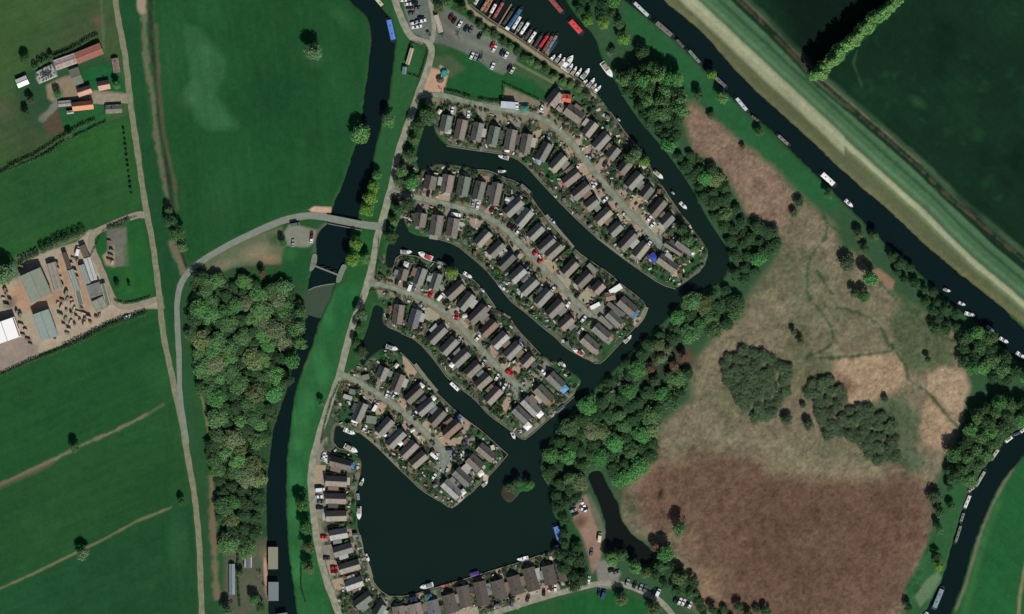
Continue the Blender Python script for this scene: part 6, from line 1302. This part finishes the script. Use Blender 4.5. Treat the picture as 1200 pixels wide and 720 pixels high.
# ------------------------------------------------------------------ drives and garden plants
DRV = [mat('drive_tan', (158,140,116), .9, .16, .8), mat('drive_pink', (150,134,120), .9, .16, .8), mat('drive_grey', (126,124,112), .9, .16, .8), mat('drive_cream', (152,146,122), .9, .16, .8)]
def slab(name, pts, m, z=.03):
    mb = MB(); P = [W(*p) for p in pts]; a = sum(P[i][0] * P[(i + 1) % len(P)][1] - P[(i + 1) % len(P)][0] * P[i][1] for i in range(len(P)))
    if a < 0: P = P[::-1]
    mb.quad([(x, y, z) for x, y in P]); return tag(mb.obj(name, m), kind='structure')
zz = [0]
def drive(vv, pts, k):
    f = V(*vv); zz[0] = (zz[0] + 1) % 17; slab('driveway', [f(*p) for p in pts], DRV[k], .014 + .0028 * zz[0])
D = [((480,100),[(340,175),(420,185),(400,270),(345,240)],2),((480,100),[(470,200),(545,215),(545,290),(490,280),(455,225)],2),((480,100),[(590,215),(680,235),(670,330),(640,300),(600,260)],2),((480,100),[(740,250),(830,265),(820,340),(770,330)],2),((480,100),[(870,280),(985,305),(960,390),(920,380),(880,330)],2),((480,100),[(1085,410),(1170,385),(1120,520),(1080,560),(1060,500)],0),
 ((600,80),[(210,385),(270,295),(350,340),(290,425)],1),((600,80),[(555,640),(565,585),(625,590),(630,640),(590,700)],3),((600,80),[(630,700),(690,670),(730,705),(640,760)],1),
 ((600,150),[(440,200),(500,165),(535,210),(500,270)],0),((600,150),[(580,320),(630,300),(685,390),(640,430),(585,400)],0),((600,150),[(650,430),(690,400),(745,470),(830,600),(770,660),(730,600),(690,520)],1),((600,150),[(840,650),(900,625),(950,700),(900,720),(860,720)],1),((600,150),[(720,350),(790,255),(850,285),(870,330),(770,400),(745,390)],1),((600,150),[(930,560),(970,530),(1030,550),(1000,620),(960,600)],1),
 ((700,200),[(180,400),(230,370),(300,430),(240,490)],3),((700,200),[(310,490),(350,470),(415,545),(370,590)],1),((700,200),[(380,400),(410,350),(500,420),(540,560),(510,570),(440,490)],3),((700,200),[(500,480),(540,460),(600,520),(550,570)],3),((700,200),[(290,280),(345,205),(405,275),(330,360),(280,330)],0),
 ((460,180),[(385,390),(410,335),(510,350),(500,420),(390,405)],0),((460,180),[(255,330),(320,320),(345,395),(270,380)],0),((460,180),[(670,470),(690,395),(780,420),(770,490)],2),((460,180),[(640,545),(800,590),(745,670),(700,650)],1),((460,180),[(800,510),(850,460),(880,530),(840,545)],1),((460,180),[(210,430),(310,455),(305,520),(250,480)],2),((460,180),[(450,510),(500,480),(620,530),(600,570),(460,545)],2),
 ((540,220),[(550,440),(580,430),(630,490),(600,515),(560,490)],1),((540,220),[(600,540),(650,530),(690,590),(640,640)],1),((540,220),[(700,660),(790,620),(850,690),(780,730)],0),((540,220),[(440,520),(480,500),(560,600),(520,640)],3),
 ((600,290),[(270,160),(330,130),(410,190),(350,230)],0),((600,290),[(390,250),(420,200),(520,290),(500,380)],3),((600,290),[(580,440),(660,350),(740,420),(700,500),(620,490)],3),((600,290),[(420,400),(450,400),(540,520),(490,560),(440,450)],3),((600,290),[(700,570),(800,470),(820,560),(760,610)],2),
 ((640,350),[(400,100),(500,30),(515,60),(470,160)],2),((640,350),[(190,40),(240,50),(320,130),(280,190)],2),
 ((430,290),[(240,300),(260,270),(500,360),(480,410),(250,330)],2),((430,290),[(510,370),(600,395),(580,440),(490,410)],1),((430,290),[(510,540),(540,525),(645,600),(580,670),(500,620)],3),((430,290),[(700,560),(760,535),(820,600),(790,650)],1),((430,290),[(800,660),(850,600),(910,660),(860,710)],3),((430,290),[(400,470),(440,460),(520,520),(490,550)],2),
 ((500,340),[(190,170),(230,160),(290,230),(250,260)],1),((500,340),[(300,300),(340,250),(385,300),(340,350)],3),((500,340),[(400,400),(430,370),(490,410),(440,450)],3),((500,340),[(540,510),(570,480),(640,560),(590,600)],1),((500,340),[(630,600),(660,580),(740,680),(700,760),(640,650)],3),((500,340),[(740,700),(790,640),(860,680),(800,760)],0),((500,340),[(240,360),(280,370),(430,540),(380,530),(270,430)],2),
 ((560,420),[(480,150),(550,40),(610,90),(560,200),(500,180)],2),((560,420),[(330,110),(400,50),(520,0),(420,100)],0),((560,420),[(200,430),(250,340),(300,350),(250,480)],0),
 ((390,390),[(560,590),(600,560),(660,660),(630,700)],0),((390,390),[(380,400),(440,420),(420,500),(380,480)],2),((390,390),[(610,200),(650,230),(740,340),(700,420),(640,360),(620,280)],0),((390,390),[(390,620),(410,600),(490,650),(430,720),(370,720)],0),((390,390),[(260,530),(340,560),(380,590),(350,640),(280,590)],2),
 ((400,450),[(500,150),(530,120),(590,180),(560,230)],0),((400,450),[(690,370),(740,320),(800,370),(780,470)],3),((400,450),[(820,470),(880,420),(1000,480),(1060,460),(1090,500),(1010,545),(920,550),(860,520)],0),((400,450),[(1020,360),(1040,270),(1150,350),(1080,450)],1),((400,450),[(530,340),(560,320),(620,390),(550,450)],1),((400,450),[(620,430),(650,410),(740,490),(700,530)],3),
 ((470,500),[(380,370),(430,310),(460,340),(410,400)],3),((470,500),[(590,110),(640,90),(660,130),(620,190),(580,160)],2),
 ((360,510),[(60,265),(165,265),(155,435),(60,430)],0),((360,510),[(75,455),(160,450),(160,700),(75,690)],2),((360,510),[(80,230),(100,130),(210,140),(180,225)],2),((360,600),[(80,0),(160,0),(160,75),(90,50)],2),((360,600),[(120,300),(215,285),(240,400),(165,410)],2),((360,600),[(165,430),(250,420),(290,560),(200,560)],1),((360,600),[(215,600),(310,575),(350,680),(250,690)],0),((360,600),[(290,510),(470,480),(460,530),(330,560)],0),((360,600),[(105,200),(190,195),(180,260),(120,265)],1),
 ((400,624),[(1020,690),(1200,650),(1200,720),(960,735)],3),((530,624),[(0,690),(225,655),(235,720),(0,735)],3),((530,624),[(530,585),(780,450),(930,440),(950,500),(720,580),(640,610),(530,640)],1),((530,624),[(1060,420),(1180,370),(1190,450),(1050,470)],2),((530,624),[(380,330),(430,315),(480,500),(500,590),(470,580)],0),((530,624),[(690,310),(720,300),(760,440),(740,460)],2),((400,624),[(985,470),(1010,580),(1020,690),(1000,690)],1),((400,624),[(680,540),(740,530),(720,620),(680,610)],0)]
for d in D: drive(*d)
# garden shrubs around the lodges, kept off roads, roofs, drives and water
SHM = {}
def shrub_mesh(k, s):
    key = (k, s)
    if key not in SHM: SHM[key] = crown_mesh('shrub_foliage', 500 + s * 7 + len(k), 1.5, 2.2, .1, 9, 230, .42, LEAF[k])
    return SHM[key]
_s = MB()
for k in range(4): _s.tube((0, 0, -.1), (math.cos(k * 1.6) * .5, math.sin(k * 1.6) * .5, 1.2), .05, .02, 4)
SSTEM = _s.mesh('shrub_stems', BARK)
ROADD = np.full(PX.shape, 1e3)
for pts in (LANE, [(488,113),(524,113),(587,128),(633,138),(660,158),(687,190),(731,242),(774,286)], [(458,224),(490,232),(562,250),(600,276),(633,311),(697,374)], [(432,333),(457,337),(505,354),(547,391),(606,452)], [(397,438),(437,458),(475,486),(522,532),(519,546)], [(575,720),(637,700),(700,684),(752,693)]):
    ROADD = np.minimum(ROADD, linedist(pts))
def gi(px, py):
    return (min(NY - 1, max(0, int(round(((360 - py) * M_PX - gy[0]) / STEP)))), min(NX - 1, max(0, int(round(((px - 600) * M_PX - gx[0]) / STEP)))))
GN = fbm(7, 401, 3)
def fbm_at(px, py):
    j, i = gi(px, py); return GN[j, i]
HS = []
for hx, hy, l, o in HOUSES:
    HS.append((hx, hy, o.rotation_euler.z, o))
def near_house(px, py, m):
    x, y = W(px, py)
    for hx, hy, th, o in HS:
        if abs(hx - px) > 30 or abs(hy - py) > 30: continue
        dx, dy = x - o.location.x, y - o.location.y
        u = dx * math.cos(th) + dy * math.sin(th); v = -dx * math.sin(th) + dy * math.cos(th)
        if abs(u) < o['_l'] + m and abs(v) < o['_w'] + m: return True
    return False
for hx, hy, th, o in HS:
    r = [c for c in o.children if c.name.startswith('roof')][0].data
    xs = [v.co.x for v in r.vertices]; ys = [v.co.y for v in r.vertices]; o['_l'] = max(xs); o['_w'] = max(ys)
DP = [[V(*vv)(*p) for p in pts] for vv, pts, k in D]
CLUT = [mat('junk_pale', (182,178,166), .7, .3, .5), mat('junk_brown', (120,98,80), .8, .3, .5), mat('junk_dark', (58,60,58), .8, .3, .5)]
def PEN(x, y):
    q = min(range(4), key=lambda n: abs(n - 9) if not HOUSING[n] else (0 if pip(x, y, HOUSING[n]) else 1))
    if q == 3: return 'on the fourth peninsula' if y < 600 and x > 430 else 'on the west shore' if x < 440 else 'on the south shore'
    return 'on the %s peninsula' % ('northern', 'second', 'third')[q] + (', left half' if x < (650, 600, 550)[q] else ', right half')
rs = random.Random(77); cnt = 0; tries = 0; SPT = []
while cnt < 290 and tries < 30000:
    tries += 1
    x = rs.uniform(395, 830); y = rs.uniform(110, 718)
    j, i = gi(x, y)
    if HM[j, i] > -1 or wsd[j, i] < 2.2 or ROADD[j, i] < 5.5: continue
    if near_house(x, y, .8) or any(pip(x, y, p) for p in DP): continue
    if any((x - a) ** 2 + (y - b) ** 2 < 24 for a, b in SPT): continue
    SPT.append((x, y)); cnt += 1
    k = rs.choice(['mid', 'dark', 'mid', 'bright', 'olive', 'pale', 'dark', 'scrub', 'light']); s = rs.uniform(.6, 1.5)
    o = empty('garden_shrub', (*W(x, y), 0), rs.uniform(0, 6), '%s%s garden shrub %s' % ('big ' if s > 1.1 else '', {'mid':'green','dark':'dark green','bright':'bright green','olive':'olive green','pale':'pale green','scrub':'grey green','light':'light green'}[k], PEN(x, y)), 'shrub', 'garden shrubs ' + PEN(x, y), True)
    link('stems', SSTEM, o, scale=(s, s, s)); link('foliage', shrub_mesh(k, rs.randrange(3)), o, scale=(s, s * rs.uniform(.8, 1.3), s * rs.uniform(.8, 1.2)))
LPM = leafmat('low_planting', (58,84,54)); pv_, tr_ = [], 0
rq = np.random.default_rng(8); CP = []
while len(CP) < 3600 and tr_ < 60000:
    tr_ += 1
    x = rs.uniform(392, 832); y = rs.uniform(105, 719); j, i = gi(x, y)
    if HM[j, i] > 0 or wsd[j, i] < 1.6 or ROADD[j, i] < 4.5 or fbm_at(x, y) < -.05 or near_house(x, y, .2) or any(pip(x, y, p) for p in DP): continue
    X, Y = W(x, y); CP.append((X, Y, rs.uniform(.2, 1.1)))
CP = np.array(CP); vq = leaf_cloud(rq, CP, rq.uniform(.4, 1.15, len(CP)), len(CP) * 34, .42, flat=.9)
tag(link('garden_planting', fast_mesh('garden_planting', vq, np.arange(len(vq)).reshape(-1, 4), LPM)), 'low mixed planting and weeds filling the gardens between the canal lodges', 'planting', kind='stuff')
for nm, mm, N_ in (('pale', CLUT[0], 420), ('brown', CLUT[1], 380), ('dark', CLUT[2], 420)):
    mb = MB(); t_ = 0; k_ = 0
    while k_ < N_ and t_ < 40000:
        t_ += 1; x = rs.uniform(392, 832); y = rs.uniform(108, 718); j, i = gi(x, y)
        if HM[j, i] > -.5 or wsd[j, i] < 2 or ROADD[j, i] < 4.5 or near_house(x, y, .1): continue
        k_ += 1; X, Y = W(x, y); an = rs.uniform(0, 3.1); w_, l_, h_ = rs.uniform(.2, .6), rs.uniform(.3, 1.3), rs.uniform(.3, 1.2)
        ca, sa = math.cos(an), math.sin(an); mb.prism([(X + ca * u - sa * v, Y + sa * u + ca * v) for u, v in ((-l_, -w_), (l_, -w_), (l_, w_), (-l_, w_))], 0, h_)
    tag(mb.obj('garden_clutter', mm), nm + ' pots, bins, seats and boxes strewn about the lodge gardens', 'garden clutter', kind='stuff')
# garden walls and fences between plots: one fence beside each lodge of a row
FEN = mat('fence_wood', (96,82,64), .9, .2, 2)
fi = 0
for hx, hy, l, o in list(HOUSES):
    if 'from the left' not in l and 'from the top' not in l: continue
    th = o.rotation_euler.z; w = o['_w'] + 1.5; Lh = o['_l']; sgn = 1
    c = o.location; sh = Vector((-math.sin(th), math.cos(th), 0)) * w * sgn
    a = c + sh; d = Vector((math.cos(th), math.sin(th), 0))
    n = max(4, int(Lh * 2 / 1.8)); 
    pxy = (a.x / M_PX + 600, 360 - a.y / M_PX); j, i = gi(*pxy)
    if wsd[j, i] < 3 or near_house(pxy[0], pxy[1], .1): continue
    f = empty('garden_fence', (a.x, a.y, 0), th, 'wooden panel fence beside the ' + l.split(',')[1].strip().split(' of ')[0], 'fence', 'panel fences between the lodge gardens')
    for q in range(n):
        u = -n * .9 + q * 1.8
        mb = MB(); mb.box(u + .06, -.03, .08, u + 1.72, .03, 1.75); mb.obj('panel', FEN, f)
        mb = MB(); mb.box(u - .05, -.05, -.2, u + .05, .05, 1.9); mb.obj('post', FEN, f)
for _, _, _, o in HS:
    del o['_l']; del o['_w']
# small paved patches and clutter: sheds, benches, tables in the gardens
CLM = [mat('clutter_pale', (196,192,180), .7, .1), mat('clutter_brown', (110,88,68), .8, .1), mat('clutter_grey', (104,108,110), .7), mat('clutter_green', (70,104,80), .8)]
CLN = ['pale', 'brown', 'grey', 'green']
def table_set(px, py, a, k):
    o = empty('garden_table', (*W(px, py), 0), a, CLN[k] + ' garden table with two benches beside the canal lodges', 'table', CLN[k] + ' garden tables beside the lodges', True)
    mb = MB(); mb.box(-.9, -.45, .7, .9, .45, .76); mb.obj('tabletop', CLM[k], o)
    for s in (-1, 1):
        mb = MB(); mb.box(-.9, s * .75 - .15, .42, .9, s * .75 + .15, .47); mb.obj('bench', CLM[k], o)
        mb = MB(); mb.box(s * .7 - .05, -.9, 0, s * .7 + .05, .9, .42); mb.box(s * .7 - .05, -.3, .42, s * .7 + .05, .3, .7); mb.obj('leg', CLM[k], o)
def small_shed(px, py, a, k):
    o = empty('garden_shed', (*W(px, py), 0), a, CLN[k] + ' roofed small shed in a canal lodge garden', 'shed', CLN[k] + ' small sheds in the lodge gardens', True)
    w, l = 1.0, 1.3
    mb = MB(); mb.box(-l, -w, 0, l, w, 1.9); mb.obj('wall', WALLS[2], o)
    mb = MB(); mb.quad([(-l - .1, -w - .1, 1.85), (l + .1, -w - .1, 1.85), (l + .1, 0, 2.4), (-l - .1, 0, 2.4)]); mb.quad([(-l - .1, 0, 2.4), (l + .1, 0, 2.4), (l + .1, w + .1, 1.85), (-l - .1, w + .1, 1.85)]); mb.obj('roof', CLM[k], o)
    mb = MB(); mb.box(l + .003, -.4, 0, l + .04, .4, 1.75); mb.obj('door', WALLS[1], o)
tries = 0; n1 = 0
while n1 < 110 and tries < 20000:
    tries += 1
    x = rs.uniform(395, 830); y = rs.uniform(110, 718); j, i = gi(x, y)
    if HM[j, i] > -1 or wsd[j, i] < 3 or ROADD[j, i] < 6 or any((x - a) ** 2 + (y - b) ** 2 < 20 for a, b in SPT) or any(pip(x, y, p) for p in DP): continue
    ok = True
    X, Y = W(x, y)
    for hx, hy, th, o in HS:
        dx, dy = X - o.location.x, Y - o.location.y
        u = dx * math.cos(th) + dy * math.sin(th); v = -dx * math.sin(th) + dy * math.cos(th)
        if abs(u) < 8.5 and abs(v) < 4.6: ok = False; break
    if not ok: continue
    SPT.append((x, y)); n1 += 1
    (table_set if n1 % 3 else small_shed)(x, y, rs.uniform(0, 3), rs.randrange(4))

# ------------------------------------------------------------------ last pass: each label singles out one thing
from collections import defaultdict
by = defaultdict(list)
for o, share in THINGS:
    if 'label' in o and not share: by[(o['label'])].append(o)
for l, L in by.items():
    if len(L) < 2: continue
    L.sort(key=lambda o: (o.location.x, -o.location.y))
    n = len(L)
    for i, o in enumerate(L):
        if n == 2: s = 'left one' if i == 0 else 'right one'
        elif i == 0: s = 'leftmost one'
        elif i == n - 1: s = 'rightmost one'
        else: s = '%s from left' % (ORD[i] if i < len(ORD) else 'about %dth' % (i + 1))
        o['label'] = l + ', ' + s
        if 'group' not in o: o['group'] = l[:60]
for o, share in THINGS:
    w = o['label'].split()
    while len(w) > 16 and 'the' in w: w.remove('the')
    o['label'] = ' '.join(w[:16])
